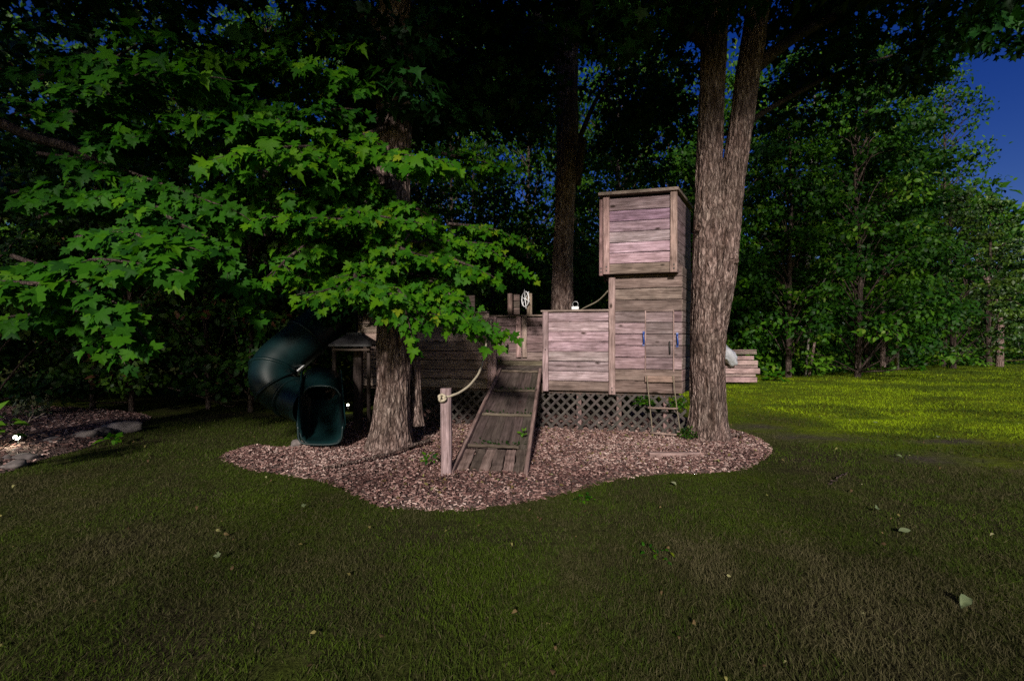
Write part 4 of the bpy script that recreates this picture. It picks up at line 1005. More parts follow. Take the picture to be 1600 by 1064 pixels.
# ------------------------------------------------------------------ maple in front of the playhouse, left
ML = empty('maple_tree', (P(614, 0, 5.55).x, 5.55, 0)); tag(ML, 'maple with thick furrowed trunk and low bright boughs left of the ramp', 'tree')
trunk_mesh('trunk', [(P(611, 0, 5.6).x, 5.6, -.05), P(612, 660, 5.6), P(616, 600, 5.62), P(616, 540, 5.65), P(617, 430, 5.7), P(615, 320, 5.8), P(617, 200, 5.9), P(616, 60, 6.0), P(612, -100, 6.1), P(608, -330, 6.2), P(600, -560, 6.2)],
           [.29, .225, .20, .20, .205, .205, .215, .22, .19, .14, .07], M['bark'], ML, 140, 260, .16, flare=.10, fz=.26, seed=14, freq=4.5)
trunk_mesh('side_stem', [P(648, 665, 5.85), P(648, 600, 5.9), P(640, 520, 5.85), P(630, 440, 5.8)], [.10, .08, .09, .08], M['bark'], ML, 40, 80, .12, flare=.05, fz=.2, seed=19)
# boughs: (start, mid.., end) in picture pixels with distance
B_ = []
def bough(pts, L, size=.12, **k): B_.append((np.array([list(P(*p)) for p in pts]), L, size, k))
bough([(615, 470, 5.5), (640, 462, 4.9), (690, 470, 4.4), (770, 500, 4.2)], .50, .085)
bough([(615, 440, 5.5), (600, 450, 4.6), (620, 470, 4.0), (650, 490, 3.8)], .42, .085)
bough([(615, 420, 5.6), (560, 430, 4.6), (520, 452, 4.1), (500, 470, 3.9)], .45, .085)
bough([(615, 400, 5.6), (660, 395, 5.0), (720, 405, 4.7), (760, 430, 4.6)], .45, .09)
bough([(615, 380, 5.8), (690, 372, 6.2), (760, 385, 6.7), (810, 420, 6.9)], .55, .10)
bough([(700, 350, 6.8), (770, 360, 7.2), (820, 385, 7.4)], .45, .10)
bough([(615, 350, 5.6), (580, 350, 4.6), (520, 350, 4.2), (445, 345, 3.9)], .45, .09)
bough([(615, 330, 5.6), (620, 320, 4.9), (655, 325, 4.5), (670, 345, 4.4)], .40, .09)
bough([(560, 380, 5.0), (500, 385, 4.4), (450, 400, 4.0), (430, 410, 3.9)], .38, .09)
bough([(615, 290, 5.7), (560, 300, 4.8), (500, 320, 4.4), (440, 330, 4.1)], .5, .09)
bough([(615, 250, 5.7), (600, 225, 4.8), (640, 222, 4.2), (690, 240, 3.9)], .45, .11)
bough([(590, 230, 5.2), (520, 235, 4.4), (440, 250, 3.9), (360, 260, 3.7)], .5, .11)
bough([(600, 200, 5.4), (520, 210, 4.6), (440, 205, 4.2), (350, 200, 4.0)], .5, .11)
bough([(690, 240, 6.2), (740, 240, 6.4), (790, 262, 6.6)], .4, .11)
bough([(615, 445, 5.5), (560, 452, 4.7), (600, 478, 4.1), (660, 492, 3.9)], .36, .08)
bough([(560, 410, 5.2), (500, 420, 4.6), (470, 440, 4.2)], .36, .09)
bough([(600, 320, 5.6), (530, 380, 4.9), (480, 405, 4.4), (440, 430, 4.2)], .36, .09)
bough([(600, 150, 5.7), (520, 120, 5.0), (420, 100, 4.6), (300, 90, 4.3)], .55, .12)
bough([(600, 120, 5.7), (500, 60, 5.2), (380, 45, 4.8)], .6, .12)
bough([(615, 430, 5.6), (660, 440, 4.8), (715, 478, 4.3), (745, 505, 4.2)], .40, .085)
bough([(600, 410, 5.0), (560, 420, 4.3), (590, 445, 3.9), (640, 462, 3.8)], .40, .085)
bough([(640, 440, 5.0), (690, 448, 4.5), (730, 470, 4.3)], .38, .085)
bough([(570, 385, 4.9), (600, 395, 4.4), (640, 415, 4.2)], .40, .088)
bough([(560, 350, 5.0), (590, 370, 4.5), (650, 380, 4.4), (700, 395, 4.5)], .40, .09)
bough([(560, 300, 5.2), (540, 318, 4.6), (570, 335, 4.3), (640, 345, 4.2)], .38, .09)
bough([(560, 260, 5.2), (520, 270, 4.6), (470, 285, 4.2), (420, 300, 4.0)], .45, .10)
C, Tp, Nm, Sz, Tt, twigs, bl = [], [], [], [], [], [], []
for path, L, size, k in B_:
    path = path+np.concatenate([np.zeros((1, 3)), rng.normal(0, .05, (len(path)-1, 3))]); pth = catmull(path, 18); c, t_, n_, s_, tw = spray(pth, L, step=.075, twig_step=.13, size=size, **k)
    C.append(c); Tp.append(t_); Nm.append(n_); Sz.append(s_); Tt.append(np.clip(rng.normal(.55, .2, len(c)), 0, 1)); twigs += [([list(q) for q in a], .006, .002) for a in tw]; bl.append((path.tolist(), .028, .006))
C, Tp, Nm, Sz, Tt = [np.concatenate(q) for q in (C, Tp, Nm, Sz, Tt)]
print('bough leaves', len(C))
limb_parts('bough', bl, M['bark_dark'], ML, 6); limbs_mesh('twigs', twigs, M['bark_dark'], ML, 3)['kind'] = 'stuff'
def single_leaves(parent, C, Tp, Nm, Sz, Tt, mat, cnt=290):
    """the leaves that show largest are objects of their own, sharing a few meshes; returns the mask of the rest"""
    score = Sz/np.maximum(C[:, 1], .5)+rng.uniform(0, .003, len(C)); order = np.argsort(-score); pick = order[:cnt]
    meshes = []
    for q in range(6):
        V, T = leaves_np(MAPLE, np.zeros((1, 3)), np.array([[0, 1.0, 0]]), np.array([[0, 0, 1.0]]), np.ones(1), .22+.05*q, .12+.03*q)
        me = mesh_np('leaf', V, T, np.full(len(V), .35+.1*q)); me.materials.append(mat); meshes.append(me)
    off = root_loc(parent)
    for i in pick:
        t_ = Vector(Tp[i]).normalized(); s_ = t_.cross(Vector(Nm[i])).normalized(); n_ = s_.cross(t_)
        o = bpy.data.objects.new('leaf', meshes[min(5, max(0, int((Tt[i]-.1)*7)))]); COL.objects.link(o); o.parent = parent
        Mx = Matrix((s_, t_, n_)).transposed().to_4x4()
        o.matrix_local = Matrix.Translation(Vector(C[i])-off) @ Mx @ Matrix.Scale(float(Sz[i]), 4)
    mk = np.ones(len(C), bool); mk[pick] = False; return mk
mk = single_leaves(ML, C, Tp, Nm, Sz, Tt, M['maple'])
leaf_mass('bough_leaves', MAPLE, C[mk], Tp[mk], Nm[mk], Sz[mk], Tt[mk], M['maple'], ML)
cs, rs = scatter_px([(380, 980, -60, 60, 5.6, 8.5, 44, .5), (430, 860, 60, 170, 6.2, 8.8, 20, .42), (450, 700, 140, 260, 6.0, 7.6, 16, .4), (480, 640, 260, 440, 6.2, 7.4, 20, .35), (470, 620, 440, 500, 6.4, 7.2, 8, .3), (540, 720, 20, 170, 5.0, 5.6, 16, .36), (640, 860, 10, 200, 6.6, 8.6, 34, .5)])
hi = both(shade_clumps(-4.6, .6, .3, 5.2, 52, .75), scatter_px([(250, 1000, -520, -80, 4.0, 9.5, 50, .9)]))
A_ = crown_clumps(*hi, 260, .42, .15, up=.9)
leaf_mass('upper_crown_and_shade', QUAD, A_[0], A_[1], A_[2], A_[3], A_[4]*.8, M['canopy'], ML)  # left maple's out-of-view crown plus the clumps added for shade
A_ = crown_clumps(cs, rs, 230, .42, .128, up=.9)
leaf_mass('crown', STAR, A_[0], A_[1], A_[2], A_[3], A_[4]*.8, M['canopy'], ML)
lim = []
limb(P(614, 60, 6.0), P(520, 0, 6.2), P(380, -60, 6.4), r0=.09, r1=.03); limb(P(616, 100, 6.0), P(700, 20, 6.4), P(840, -50, 6.8), r0=.09, r1=.03)
limb(P(616, 300, 5.8), P(560, 250, 5.4), P(470, 220, 4.9), r0=.05, r1=.02); limb(P(612, -80, 6.1), P(660, -220, 5.0), P(720, -420, 4.0), r0=.09, r1=.03)
limb_parts('limb', lim, M['bark_dark'], ML, 8)

# maple standing just left of the frame, its boughs reach in
MO = empty('maple_tree', (-6.3, 4.9, 0)); tag(MO, 'maple at the left frame edge whose dark boughs hang over the corner', 'tree')
trunk_mesh('trunk', [(-6.3, 4.9, -.05), (-6.3, 4.9, 1.5), (-6.2, 4.9, 3.2), (-6.1, 4.9, 6), (-6.0, 5, 9)], [.30, .26, .24, .2, .1], M['bark_dark'], MO, 40, 80, .12, flare=.1, seed=33)
B_ = []
bough([(-60, 430, 4.2), (60, 405, 3.6), (160, 405, 3.2), (240, 430, 3.0)], .28, .12)
bough([(-40, 440, 3.8), (40, 440, 3.2), (110, 450, 3.2), (170, 470, 3.1)], .22, .12)
bough([(20, 400, 4.0), (120, 440, 3.6), (190, 490, 3.4), (240, 510, 3.3)], .22, .11)
bough([(120, 372, 3.9), (190, 375, 3.5), (250, 385, 3.3), (300, 400, 3.2)], .28, .12)
bough([(60, 340, 4.8), (160, 330, 4.5), (260, 335, 4.3), (330, 350, 4.2)], .40, .11)
bough([(60, 240, 4.6), (160, 250, 4.4), (260, 280, 4.2), (350, 320, 4.0)], .45, .12)
bough([(40, 180, 4.4), (140, 170, 4.1), (240, 150, 3.9), (340, 130, 3.8)], .5, .12)
bough([(60, 120, 4.6), (160, 90, 4.3), (260, 70, 4.1)], .5, .12)
bough([(100, 200, 4.5), (200, 200, 4.2), (300, 190, 4.0), (400, 180, 4.0)], .5, .12)
bough([(300, 150, 5.0), (380, 170, 4.8), (460, 180, 4.6), (540, 190, 4.6)], .45, .12)
bough([(160, 280, 5.2), (260, 300, 5.0), (360, 300, 4.8), (430, 280, 4.7)], .45, .12)
bough([(220, 110, 5.0), (320, 120, 4.8), (420, 110, 4.7)], .45, .12)
bough([(20, 300, 4.8), (120, 300, 4.5), (220, 310, 4.2)], .5, .12)
bough([(-20, 500, 4.6), (60, 480, 4.3), (120, 500, 4.1), (160, 530, 4.0)], .4, .11)
bough([(215, 290, 4.4), (280, 370, 4.1), (340, 410, 3.9), (380, 450, 3.9)], .4, .11)
C, Tp, Nm, Sz, Tt, twigs, bl = [], [], [], [], [], [], []
for path, L, size, k in B_:
    path = path+np.concatenate([np.zeros((1, 3)), rng.normal(0, .05, (len(path)-1, 3))]); pth = catmull(path, 18); c, t_, n_, s_, tw = spray(pth, L, step=.085, twig_step=.15, size=size, **k)
    C.append(c); Tp.append(t_); Nm.append(n_); Sz.append(s_); Tt.append(np.clip(rng.normal(.30, .2, len(c)), 0, 1)); twigs += [([list(q) for q in a], .006, .002) for a in tw]; bl.append((path.tolist(), .022, .006))
bl.append(([list(P(-90, 150, 5.0)), list(P(40, 210, 4.9)), list(P(120, 235, 4.7)), list(P(215, 288, 4.5)), list(P(260, 330, 4.3))], .06, .03))
C, Tp, Nm, Sz, Tt = [np.concatenate(q) for q in (C, Tp, Nm, Sz, Tt)]
print('left leaves', len(C))
limb_parts('bough', bl, M['bark_dark'], MO, 6); limbs_mesh('twigs', twigs, M['bark_dark'], MO, 3)['kind'] = 'stuff'
mk = single_leaves(MO, C, Tp, Nm, Sz, Tt, M['maple'])
leaf_mass('bough_leaves', MAPLE, C[mk], Tp[mk], Nm[mk], Sz[mk], Tt[mk], M['maple'], MO)
cs, rs = scatter_px([(-80, 420, -60, 100, 4.8, 7.5, 36, .5), (-80, 300, 100, 330, 5.4, 7.5, 26, .45), (-400, 400, -520, -80, 3.8, 8, 40, .9)])
A_ = crown_clumps(cs, rs, 230, .42, .128, up=.9)
leaf_mass('crown', STAR, A_[0], A_[1], A_[2], A_[3], A_[4]*.8, M['canopy'], MO)

# ------------------------------------------------------------------ maple behind the deck
MB = empty('maple_tree', (P(884, 0, 9.4).x, 9.4, 0)); tag(MB, 'tall dark maple rising behind the deck railing beside the tower', 'tree')
trunk_mesh('trunk', [(P(882, 0, 9.4).x, 9.4, -.05), P(880, 480, 9.4), P(880, 400, 9.4), P(883, 320, 9.4), P(886, 240, 9.4), P(886, 150, 9.4), P(888, 40, 9.4), P(890, -120, 9.4), P(895, -320, 9.4)],
           [.32, .225, .21, .205, .215, .215, .20, .17, .08], M['bark'], MB, 90, 220, .18, flare=.08, seed=23, freq=4)
lim = []
limb(P(900, 290, 9.4), P(908, 240, 9.2), P(912, 215, 9.1), r0=.10, r1=.05); limb(P(886, 150, 9.4), P(860, 60, 9.6), P(810, -20, 9.8), r0=.12, r1=.05)
limb(P(888, 90, 9.4), P(925, 10, 9.2), P(960, -80, 9.0), r0=.13, r1=.06); limb(P(900, 230, 9.4), P(935, 150, 9.6), P(985, 80, 9.8), r0=.06, r1=.02)
limb_parts('limb', lim, M['bark_dark'], MB, 8)
cs, rs = scatter_px([(640, 1100, -60, 120, 9, 12, 60, .7), (660, 860, 60, 230, 9.5, 13, 34, .55), (900, 1080, 120, 300, 9.6, 12, 28, .55), (650, 860, 380, 430, 9.8, 11, 12, .5), (900, 940, 380, 480, 10, 11, 10, .45)])
A_ = crown_clumps(cs, rs, 230, .42, .12, up=.9)
leaf_mass('crown', STAR, A_[0], A_[1], A_[2], A_[3], A_[4]*.8, M['canopy'], MB)

# ------------------------------------------------------------------ woodland trees
def wood_tree(label, x, y, h, cr, z0=.6, nclump=70, nper=70, ls=.17, mat='wood_leaf', tmpl=OVAL, flat=.4, tr_r=.10, bark='bark_dark', group=None, lean=0.0, name='broadleaf_tree', shape=1.0, layered=False):
    t = empty(name, (x, y, 0)); tag(t, label, 'tree', group)
    top = np.array([x+lean*h, y, h])
    path = catmull([(x, y, -.05), (x+lean*h*.3+rng.uniform(-.1, .1), y, h*.33), (x+lean*h*.7, y+rng.uniform(-.2, .2), h*.7), tuple(top)], 16)
    V, Q = tube_np(path, np.linspace(tr_r, .02, 16), 8); link('trunk', mesh_np('trunk', V-np.array([x, y, 0]), Q, np.full(len(V), .6), smooth=True), M[bark], t)
    cs, rs, li = [], [], []
    for i in range(nclump):
        f = (i+rng.uniform(0, 1))/nclump; z = z0+(h-z0)*f
        prof = cr*(1-f**2.2)**.5*shape if not layered else cr*(1-f)**.8
        prof = max(prof, .3)*( .75+.5*rng.uniform())
        a = rng.uniform(0, 2*PI); rad = prof*rng.uniform(.35, 1)**.6
        ax = x+lean*z; c = np.array([ax+math.cos(a)*rad, y+math.sin(a)*rad, z-(.12*rad if layered else 0)])
        cs.append(c); rs.append(rng.uniform(.30, .85)*min(1.0, .35+cr*.28)); li.append(([[ax, y, max(.2, z-rad*.9)], list((np.array([ax, y, z-rad*.35])+c)/2+rng.normal(0, .12, 3)), list(c)], .018+.006*cr*.5, .004))
    limbs_mesh('limbs', li[::3], M['bark_dark'], t, 4)['kind'] = 'stuff'
    A_ = crown_clumps(np.array(cs), np.array(rs), nper, flat, ls, up=.65, out_=.75, nz=(0, -.45))
    leaf_mass('crown', tmpl, A_[0], A_[1], A_[2], A_[3], A_[4], M[mat], t); return t
# left wall of young trees
lt = [(-13.5, 8.6), (-12.2, 10.2), (-10.6, 10.4), (-9.6, 8.3), (-8.2, 8.9), (-7.1, 8.5), (-6.0, 9.0), (-5.0, 8.7), (-4.0, 9.3), (-3.2, 9.9), (-8.8, 10.6), (-6.6, 10.8), (-4.6, 11.2), (-11.5, 8.2), (-2.4, 11.8)]
for i, (x, y) in enumerate(lt):
    wood_tree('dark young beech in the dense tree wall along the left bed', x, y, 5.6+rng.uniform(-.5, 1.2), 1.5, .45, 70, 185, .125, 'hedge_leaf', OVAL, .32, .05, 'bark_dark', 'young beeches forming the left tree wall', rng.uniform(-.03, .03))
# trees behind the playhouse (sky glimmers through their upper crowns)
for i, (x, y, h, cr) in enumerate([(-3.0, 14.5, 8.0, 2.2), (-.6, 15.5, 7.0, 2.2), (1.6, 14.2, 8.5, 2.3), (3.6, 15.5, 8.5, 2.2), (-5.5, 17.0, 10, 2.6), (-1.8, 21, 11, 2.8), (3.0, 21.5, 12, 2.8), (.4, 18.5, 6.5, 2.2), (-9.5, 17.5, 14, 3.0), (-6.0, 20.5, 16, 3.0), (-2.6, 19.0, 16, 3.0), (.8, 21.5, 17, 3.0), (4.6, 19.5, 16, 2.8), (-13, 18, 13, 3)]):
    wood_tree('dark woodland maple standing in the shade behind the playhouse' if h < 13 else 'tall thin woodland tree far behind the playhouse, sky between its leaves', x, y, h, cr, .3 if h < 13 else 4.0, 90 if h < 13 else 130, 80 if h < 13 else 100, .16, 'wood_leaf', OVAL if h < 13 else QUAD, .42, .10, 'bark_dark', 'woodland trees behind the playhouse' if h < 13 else 'tall thin trees far behind the playhouse')
# right side tree line
R_ = [('bushy maple sapling with yellow green leaves just right of the big trunk', 7.6, 17.6, 6.4, 1.5, 2.6, 'bright_mix'),
      ('slender tree with pale leaning stems near the lumber stack', 10.2, 16.8, 9.5, 1.8, 1.6, ''),
      ('dark broadleaf tree directly behind the lumber stack', 7.0, 18.4, 9.0, 2.3, .4, ''),
      ('broad maple with big glossy leaves in the middle of the right tree line', 12.6, 16.6, 10.5, 2.9, .7, ''),
      ('tall feathery tree rising above the middle of the right tree line', 15.6, 20.0, 14.6, 3.0, 1.5, ''),
      ('leafy tree with a thin grey trunk right of the broad maple', 15.8, 19.4, 9.8, 2.4, 1.9, ''),
      ('spindly black cherry outlined against the blue sky at right', 22.4, 23.6, 15.6, 2.0, 7.0, ''),
      ('tall leafy tree with airy crown behind the slender pale stems', 10.6, 21.5, 14.0, 3.0, .5, ''),
      ('tall dark maple filling the gap right of the two stemmed maple', 7.2, 21.0, 12.5, 3.0, .5, ''),
      ('rounded tree at the back of the right tree line beneath the cherry', 20.5, 26.5, 11.5, 3.2, .5, ''),
      ('high crowned tree behind the feathery one in the right tree line', 18.6, 23.5, 15.5, 3.0, 4.0, ''),
      ('tall tree behind the broad maple in the right tree line', 13.4, 21.5, 15.0, 3.0, 4.0, ''),
      ('low rounded tree at the right end behind the conifers', 30.0, 30.0, 10.5, 3.4, .5, '')]
for lb, x, y, h, cr, z0, kk in R_:
    wood_tree(lb, x, y, h, cr, z0, 200 if kk == '' else 60, 125 if 'spindly' not in lb else 40, .18 if y > 18 else .16, 'wood_leaf' if kk == '' else 'maple', STAR if kk else OVAL, .38, .11, 'bark' if 'grey trunk' in lb else 'bark_dark')
for i, (lb, x, y, h, cr) in enumerate([('layered conifer with drooping boughs right of the broad maple', 21.3, 22.0, 8.6, 3.3), ('dark hemlock behind the pale bare trunk at far right', 26.0, 24.8, 9.2, 3.6), ('hemlock cut off by the right edge of the picture', 30.5, 26.0, 8.6, 3.6), ('young conifer between the glossy maple and the layered conifer', 17.9, 21.8, 7.4, 2.5)]):
    wood_tree(lb, x, y, h, cr, 1.2, 110, 110, .17, 'fir', QUAD, .16, .14, 'bark_dark', None, 0, 'conifer_tree', 1.0, True)
# pale trunks and saplings in front of the tree line
def stem(label, pts, r0, r1, bark='bark_pale', name='tree_stem'):
    path = catmull(pts, 20); V, Q = tube_np(path, np.linspace(r0, r1, 20), 10); o = link(name, mesh_np(name, V, Q, rng.uniform(.35, .9, len(V)), smooth=True), M[bark]); tag(o, label, 'tree trunk'); return o
stem('pale bare trunk standing in the dark gap at far right', [(24.95, 23.3, 0), (24.98, 23.3, 1.5), (25.0, 23.4, 2.9), (25.05, 24.6, 6)], .17, .10, 'bark')
stem('thin grey trunk under the broad maple at the lawn edge', [tuple(G(1401, 578)), tuple(P(1401, 540, 19.5)), tuple(P(1400, 500, 19.8))], .09, .06)
stem('slanting pale sapling stem left of the bright leafy shoot', [tuple(G(1258, 588)), tuple(P(1268, 500, 16.6)), tuple(P(1290, 430, 16.6)), tuple(P(1296, 380, 16.8))], .045, .02)
stem('second slanting reddish sapling stem right of the first', [tuple(G(1264, 588)), tuple(P(1278, 510, 16.9)), tuple(P(1300, 440, 16.9)), tuple(P(1312, 400, 17))], .05, .02, 'bark')
stem('crooked pale dead stem high in the gap beside the big trunk', [tuple(P(1262, 420, 18)), tuple(P(1262, 330, 18)), tuple(P(1268, 270, 18)), tuple(P(1273, 150, 18))], .10, .03, 'bark_pale')
# undergrowth and far-off wood (uncountable)
def mass(name, pts_fn, n, r, nper, ls, mat, label, tmpl=OVAL, flat=.6):
    cs = np.array([pts_fn(i/n) for i in range(n)]); A_ = crown_clumps(cs, np.full(n, r)*rng.uniform(.6, 1.3, n), nper, flat, ls, up=.6, nz=(0, -.5))
    o = leaf_mass(name, tmpl, *A_, M[mat]); tag(o, label, kind='stuff'); return o
edge = [(3.4, 15.6), (6.2, 16.2), (8.6, 16.8), (11.0, 17.2), (13.5, 18.6), (17, 20.8), (21, 23.0), (26, 24.6), (33, 26.5)]
def edge_pt(f, back=0):
    x = np.interp(f, np.linspace(0, 1, len(edge)), [e[0] for e in edge]); y = np.interp(f, np.linspace(0, 1, len(edge)), [e[1] for e in edge]); return x, y+back
mass('undergrowth', lambda f: (lambda e: (e[0]+rng.normal(0, .5), e[1]+rng.uniform(.2, 1.6), rng.uniform(.05, 1.5)))(edge_pt(f)), 300, .55, 95, .17, 'wood_leaf', 'leafy undergrowth along the foot of the right tree line')
mass('undergrowth', lambda f: (rng.uniform(-15, -1.5), rng.uniform(9.2, 11.5), rng.uniform(.1, 2.4)), 230, .55, 150, .13, 'hedge_leaf', 'dark leafy undergrowth inside the left tree wall')
mass('undergrowth', lambda f: (rng.uniform(-4, 5.5), rng.uniform(11.8, 14.5), rng.uniform(.2, 2.9)), 170, .6, 95, .17, 'wood_leaf', 'dark undergrowth in the shade behind the playhouse')
def far_pt(f):
    a = -1.0+2.0*f; d = rng.uniform(30, 42); x = math.tan(a)*d*1.0; top = 7.0+5.0*noise2(x*.15, 3.3, 6)+(3.0 if x > 18 else 0); return (x, d, rng.uniform(.3, float(top)))
mass('forest', far_pt, 700, 1.9, 36, .60, 'wood_leaf', 'far dense forest closing off the view behind the trees', QUAD, .8)

mass('forest', lambda f: (rng.uniform(-34, 13), rng.uniform(23, 30), rng.uniform(2, 21)**1.0), 620, 1.7, 46, .28, 'wood_leaf', 'tall dense wood behind the playhouse with sky glimmering through', QUAD, .7)
mass('forest', lambda f: (rng.uniform(-24, -10), rng.uniform(11, 17), rng.uniform(.3, 12)), 260, 1.0, 70, .17, 'hedge_leaf', 'dark wood behind the young beeches at far left', OVAL, .7)
# bright low plants
def clump_plant(name, label, loc, n, r, ls, mat='bright_leaf', cat='plant', tmpl=OVAL, zmul=.7, group=None):
    loc = Vector(loc); t = empty(name, loc); tag(t, label, cat, group)
    d = unit(rng.normal(0, 1, (n, 3))); d[:, 2] = np.abs(d[:, 2]); rad = rng.uniform(.2, 1, n)
    C = np.array(loc)+d*rad[:, None]*np.array([r, r, r*zmul])[None]+np.array([0, 0, .05])
    li = [([list(loc), list(np.array(loc)*.5+C[i]*.5+np.array([0, 0, .05])), list(C[i])], .006 if r > .18 else .0018, .003 if r > .18 else .001) for i in range(0, n, max(1, n//14))]
    if r > .18: limbs_mesh('stems', li, M['bark_dark'], t, 4)['kind'] = 'stuff'
    leaf_mass('leaves', tmpl, C, unit(d+rng.normal(0, .4, (n, 3))+[0, 0, -.3]), unit(d*.5+[0, -.4, 1]), ls*rng.uniform(.6, 1.2, n), rng.uniform(0, 1, n), M[mat], t)
    return t
clump_plant('leafy_shoot', 'bright yellow green shoot at the foot of the slanting saplings', (P(1280, 0, 16.2).x, 16.2, .3), 70, .55, .22, zmul=1.2, tmpl=STAR)
clump_plant('leafy_shoot', 'small bright shoot near the pale bare trunk at far right', (P(1534, 0, 23).x, 23, .1), 40, .35, .22)
for i, (px, D_, lb) in enumerate([(1385, 19.2, 'low broad weed at the lawn edge under the thin grey trunk'), (1342, 18.2, 'low broad weed at the lawn edge left of the thin grey trunk'), (1430, 20.5, 'low broad weed at the lawn edge right of the thin grey trunk'), (1210, 15.2, 'yellowish weed on the ground just right of the lumber stack')]):
    clump_plant('weed', lb, (P(px, 0, D_).x, D_, .0), 46, .42, .2, 'maple' if i else 'bright_leaf', 'weed', OVAL, .5)
clump_plant('shrub', 'bright yellow green shrub lit by the spotlight at left edge', (P(-48, 0, 4.2).x, 4.2, .40), 110, .28, .13, 'bright_leaf', 'shrub', OVAL, 1.0)
clump_plant('climbing_vine', 'green vine growing through the lattice under the rope ladder', Fp(u_of(1060), .40, .02), 170, .17, .04, 'wood_leaf', 'vine', OVAL, .8)
clump_plant('climbing_vine', 'smaller green vine on the lattice left of the rope ladder', Fp(u_of(1005), .42, .0), 160, .15, .04, 'wood_leaf', 'vine', OVAL, .6)
clump_plant('weed', 'tiny weed sprouting near the ramp foot on its right side', Rm(.93, .26, .02), 9, .05, .05, 'bright_leaf', 'weed', OVAL)
clump_plant('weed', 'small weed growing in the mulch right of the fallen branch end', (G(671, 735).x, G(671, 735).y, .06), 26, .10, .05, 'maple', 'weed', OVAL)
clump_plant('moss_clump', 'dark mossy tuft at the left foot of the big right trunk', (2.33, 6.0, .04), 260, .13, .035, 'hedge_leaf', 'moss', OVAL, .9)
for i, (px, py, lb) in enumerate([(85, 690, ''), ]): pass
clump_plant('weed', 'single broad green weed beside the stones of the left bed', (G(178, 695).x, G(178, 695).y, .02), 12, .11, .12, 'maple', 'weed', OVAL, .5)
wl = [((915, 785), 'broadleaf weed just below the mulch bed edge'), ((1020, 870), 'pale green moss and clover tuft in the near right lawn'), ]
for (p, lb) in wl:
    v = G(*p); clump_plant('weed', lb, (v.x, v.y, -.03), 22, .10 if '1020' not in str(p) else .16, .035, 'maple' , 'weed', OVAL, .35)
# bare twigs at the left edge by the shrub
sh = [((-10, 702), (30, 680), (52, 646)), ((0, 685), (20, 672), (70, 645)), ((-10, 712), (18, 690), (45, 672))]
tt = empty('bare_twigs', (P(0, 0, 4.6).x, 4.6, .1)); tag(tt, 'bare pale twigs leaning over the mulch at the left edge', 'twigs')
for tr_ in sh: tube_obj('twig', [P(a, b_, 4.6) for a, b_ in tr_], .005, M['bark_pale'], tt, 5, 10)
# dead leaves / brush by the hedge foot
nn = 140; v = np.stack([rng.uniform(P(30, 0, 7.6).x, P(75, 0, 7.6).x, nn), rng.uniform(7.3, 7.9, nn), rng.uniform(.1, .42, nn)], -1)
o = leaf_mass('dead_leaves', OVAL, v, rng.normal(0, 1, (nn, 3)), unit(rng.normal(0, .6, (nn, 3))+[0, -.4, 1]), rng.uniform(.05, .12, nn), rng.uniform(.0, 1, nn), M['fallen']); tag(o, 'heap of curled dry leaves at the foot of the left tree wall', kind='stuff')
def litter(n, xa, xb, ya, yb, size, label, poly=None, zf=ground_z, dz=.03):
    x = rng.uniform(xa, xb, n); y = rng.uniform(ya, yb, n)
    if poly is not None: k = inside(x, y, poly); x, y = x[k], y[k]; n = len(x)
    C = np.stack([x, y, zf(x, y)+dz], -1)
    o = leaf_mass('leaf_litter', OVAL, C, unit(rng.normal(0, 1, (n, 3))*[1, 1, .25]), unit(rng.normal(0, .35, (n, 3))+[0, -.2, 1]), size*rng.uniform(.4, 1.3, n), rng.uniform(0, 1, n)**1.5, M['litter'], droop=.5, fold=.5, kind=None); tag(o, label, kind='stuff')
litter(900, -1.2*1, 3.6, 3.3, 7.2, .035, 'small dry leaves and bark bits scattered over the mulch', BED, bed_z, .03)
litter(420, -6, 9, 1.6, 9, .028, 'small dry leaf bits scattered through the near lawn')
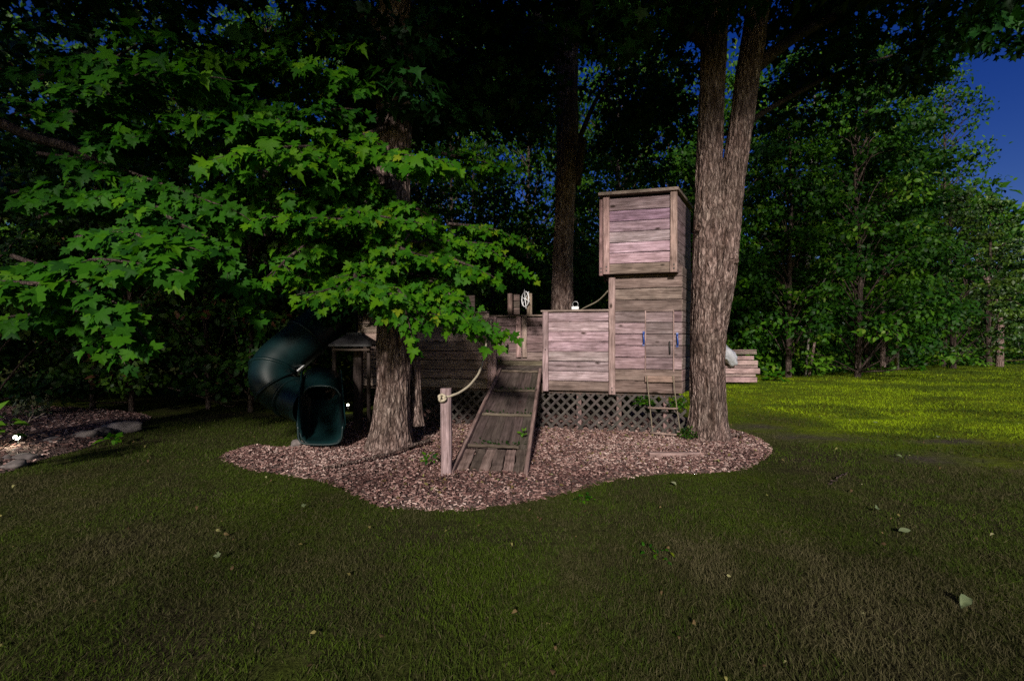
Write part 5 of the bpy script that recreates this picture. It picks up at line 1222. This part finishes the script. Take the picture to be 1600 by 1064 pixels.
# fallen leaves on the lawn
fl = [((1423, 836), .11, 'large pale green leaf lying alone in the right lawn'), ((1512, 942), .11, 'pale green leaf lying nearest the bottom right corner'), ((1048, 761), .09, 'pale leaf lying on the grass below the mulch edge'), ((1370, 804), .06, 'small pale leaf on grass above the large pale one'),
      ((343, 879), .05, 'small dry leaf on the dark lawn at left'), ((1372, 664), .09, 'pale leaf on the bright grass at right'), ((1465, 688), .10, 'pale leaf beside the farther bare soil'), ((1400, 716), .08, 'pale leaf on soil left of the middle'), ((472, 797), .05, 'small brown leaf on grass left of the mulch')]
for (p, s_, lb) in fl:
    v = G(*p); V, T = leaves_np(MAPLE if s_ < .08 else fan([(0, 0), (.16, .12), (.30, .36), (.30, .58), (.16, .82), (0, 1.0), (-.14, .84), (-.32, .6), (-.28, .34), (-.15, .1)], (0, .45)), np.zeros((1, 3)), np.array([[math.cos(p[0]), math.sin(p[0])*.6, .05]]), np.array([[.1, -.35, 1.0]]), np.array([s_*.72]), .3, .3)
    o = link('fallen_leaf', mesh_np('fallen_leaf', V, T, np.full(len(V), (p[0] % 10)/10)), M['fallen']); o.location = (v.x, v.y, float(ground_z(v.x, v.y))+.04); tag(o, lb, 'leaf', 'leaves fallen on the lawn')

# ------------------------------------------------------------------ unseen trees added behind the photographer to keep the sun off everything above the low gap
def shade_tree(x, y, label, z0=9.0, z1=14.5, w=2.6, n=60, nper=60, ls=.36, tr_=.07):
    x = x-2.3
    t = empty('broadleaf_tree', (x, y, 0)); tag(t, label, 'tree')  # stands out of view, put in to block the sun
    V, Q = tube_np(catmull([(x, y, 0), (x, y, z0*.6), (x, y, z1-1)], 10), np.linspace(tr_, .05, 10), 8); link('trunk', mesh_np('trunk', V-np.array([x, y, 0]), Q, np.full(len(V), .6), smooth=True), M['bark_dark'], t)
    cs = np.stack([rng.uniform(x-w, x+w, n), rng.uniform(y-1.2, y+1.2, n), rng.uniform(z0, z1, n)], -1)
    A_ = crown_clumps(cs, rng.uniform(.7, 1.2, n)*min(1, w/2), nper, .6, ls); leaf_mass('crown', QUAD, *A_, M['canopy'], t)
shade_tree(3.4, -7, 'tall unseen shade tree added behind the photographer to the right', 10.0, 15.5, 2.6, 130, 60)
shade_tree(-.6, -7, 'tall unseen shade tree added directly behind the photographer', 10.2, 15.5, 2.6, 120, 60)
shade_tree(-3.6, -8.5, 'slim unseen shade tree added behind the photographer slightly left', 9.2, 15, 2.0, 100, 60)
shade_tree(-5.4, -7, 'tall unseen shade tree added behind the photographer to the left', 5.4, 14.5, 2.8, 52, 60)
shade_tree(-10.5, -7, 'farthest left unseen shade tree, added behind the photographer', 3.8, 14.5, 3.0, 52, 60)
for i, (x, lb) in enumerate([(9.5, 'near'), (14.0, 'middle'), (18.5, 'far')]):
    shade_tree(x, -7, lb+' high unseen shade tree added on the open side behind the photographer', 12.2, 22, 2.8, 24, 60)
print('objects', len(bpy.data.objects), 'tris', sum(sum(len(p.vertices)-2 for p in o.data.polygons) if len(o.data.polygons) < 3000 else o.data.polygons[0].loop_total and len(o.data.polygons)*(o.data.polygons[0].loop_total-2) for o in bpy.data.objects if o.type == 'MESH'))
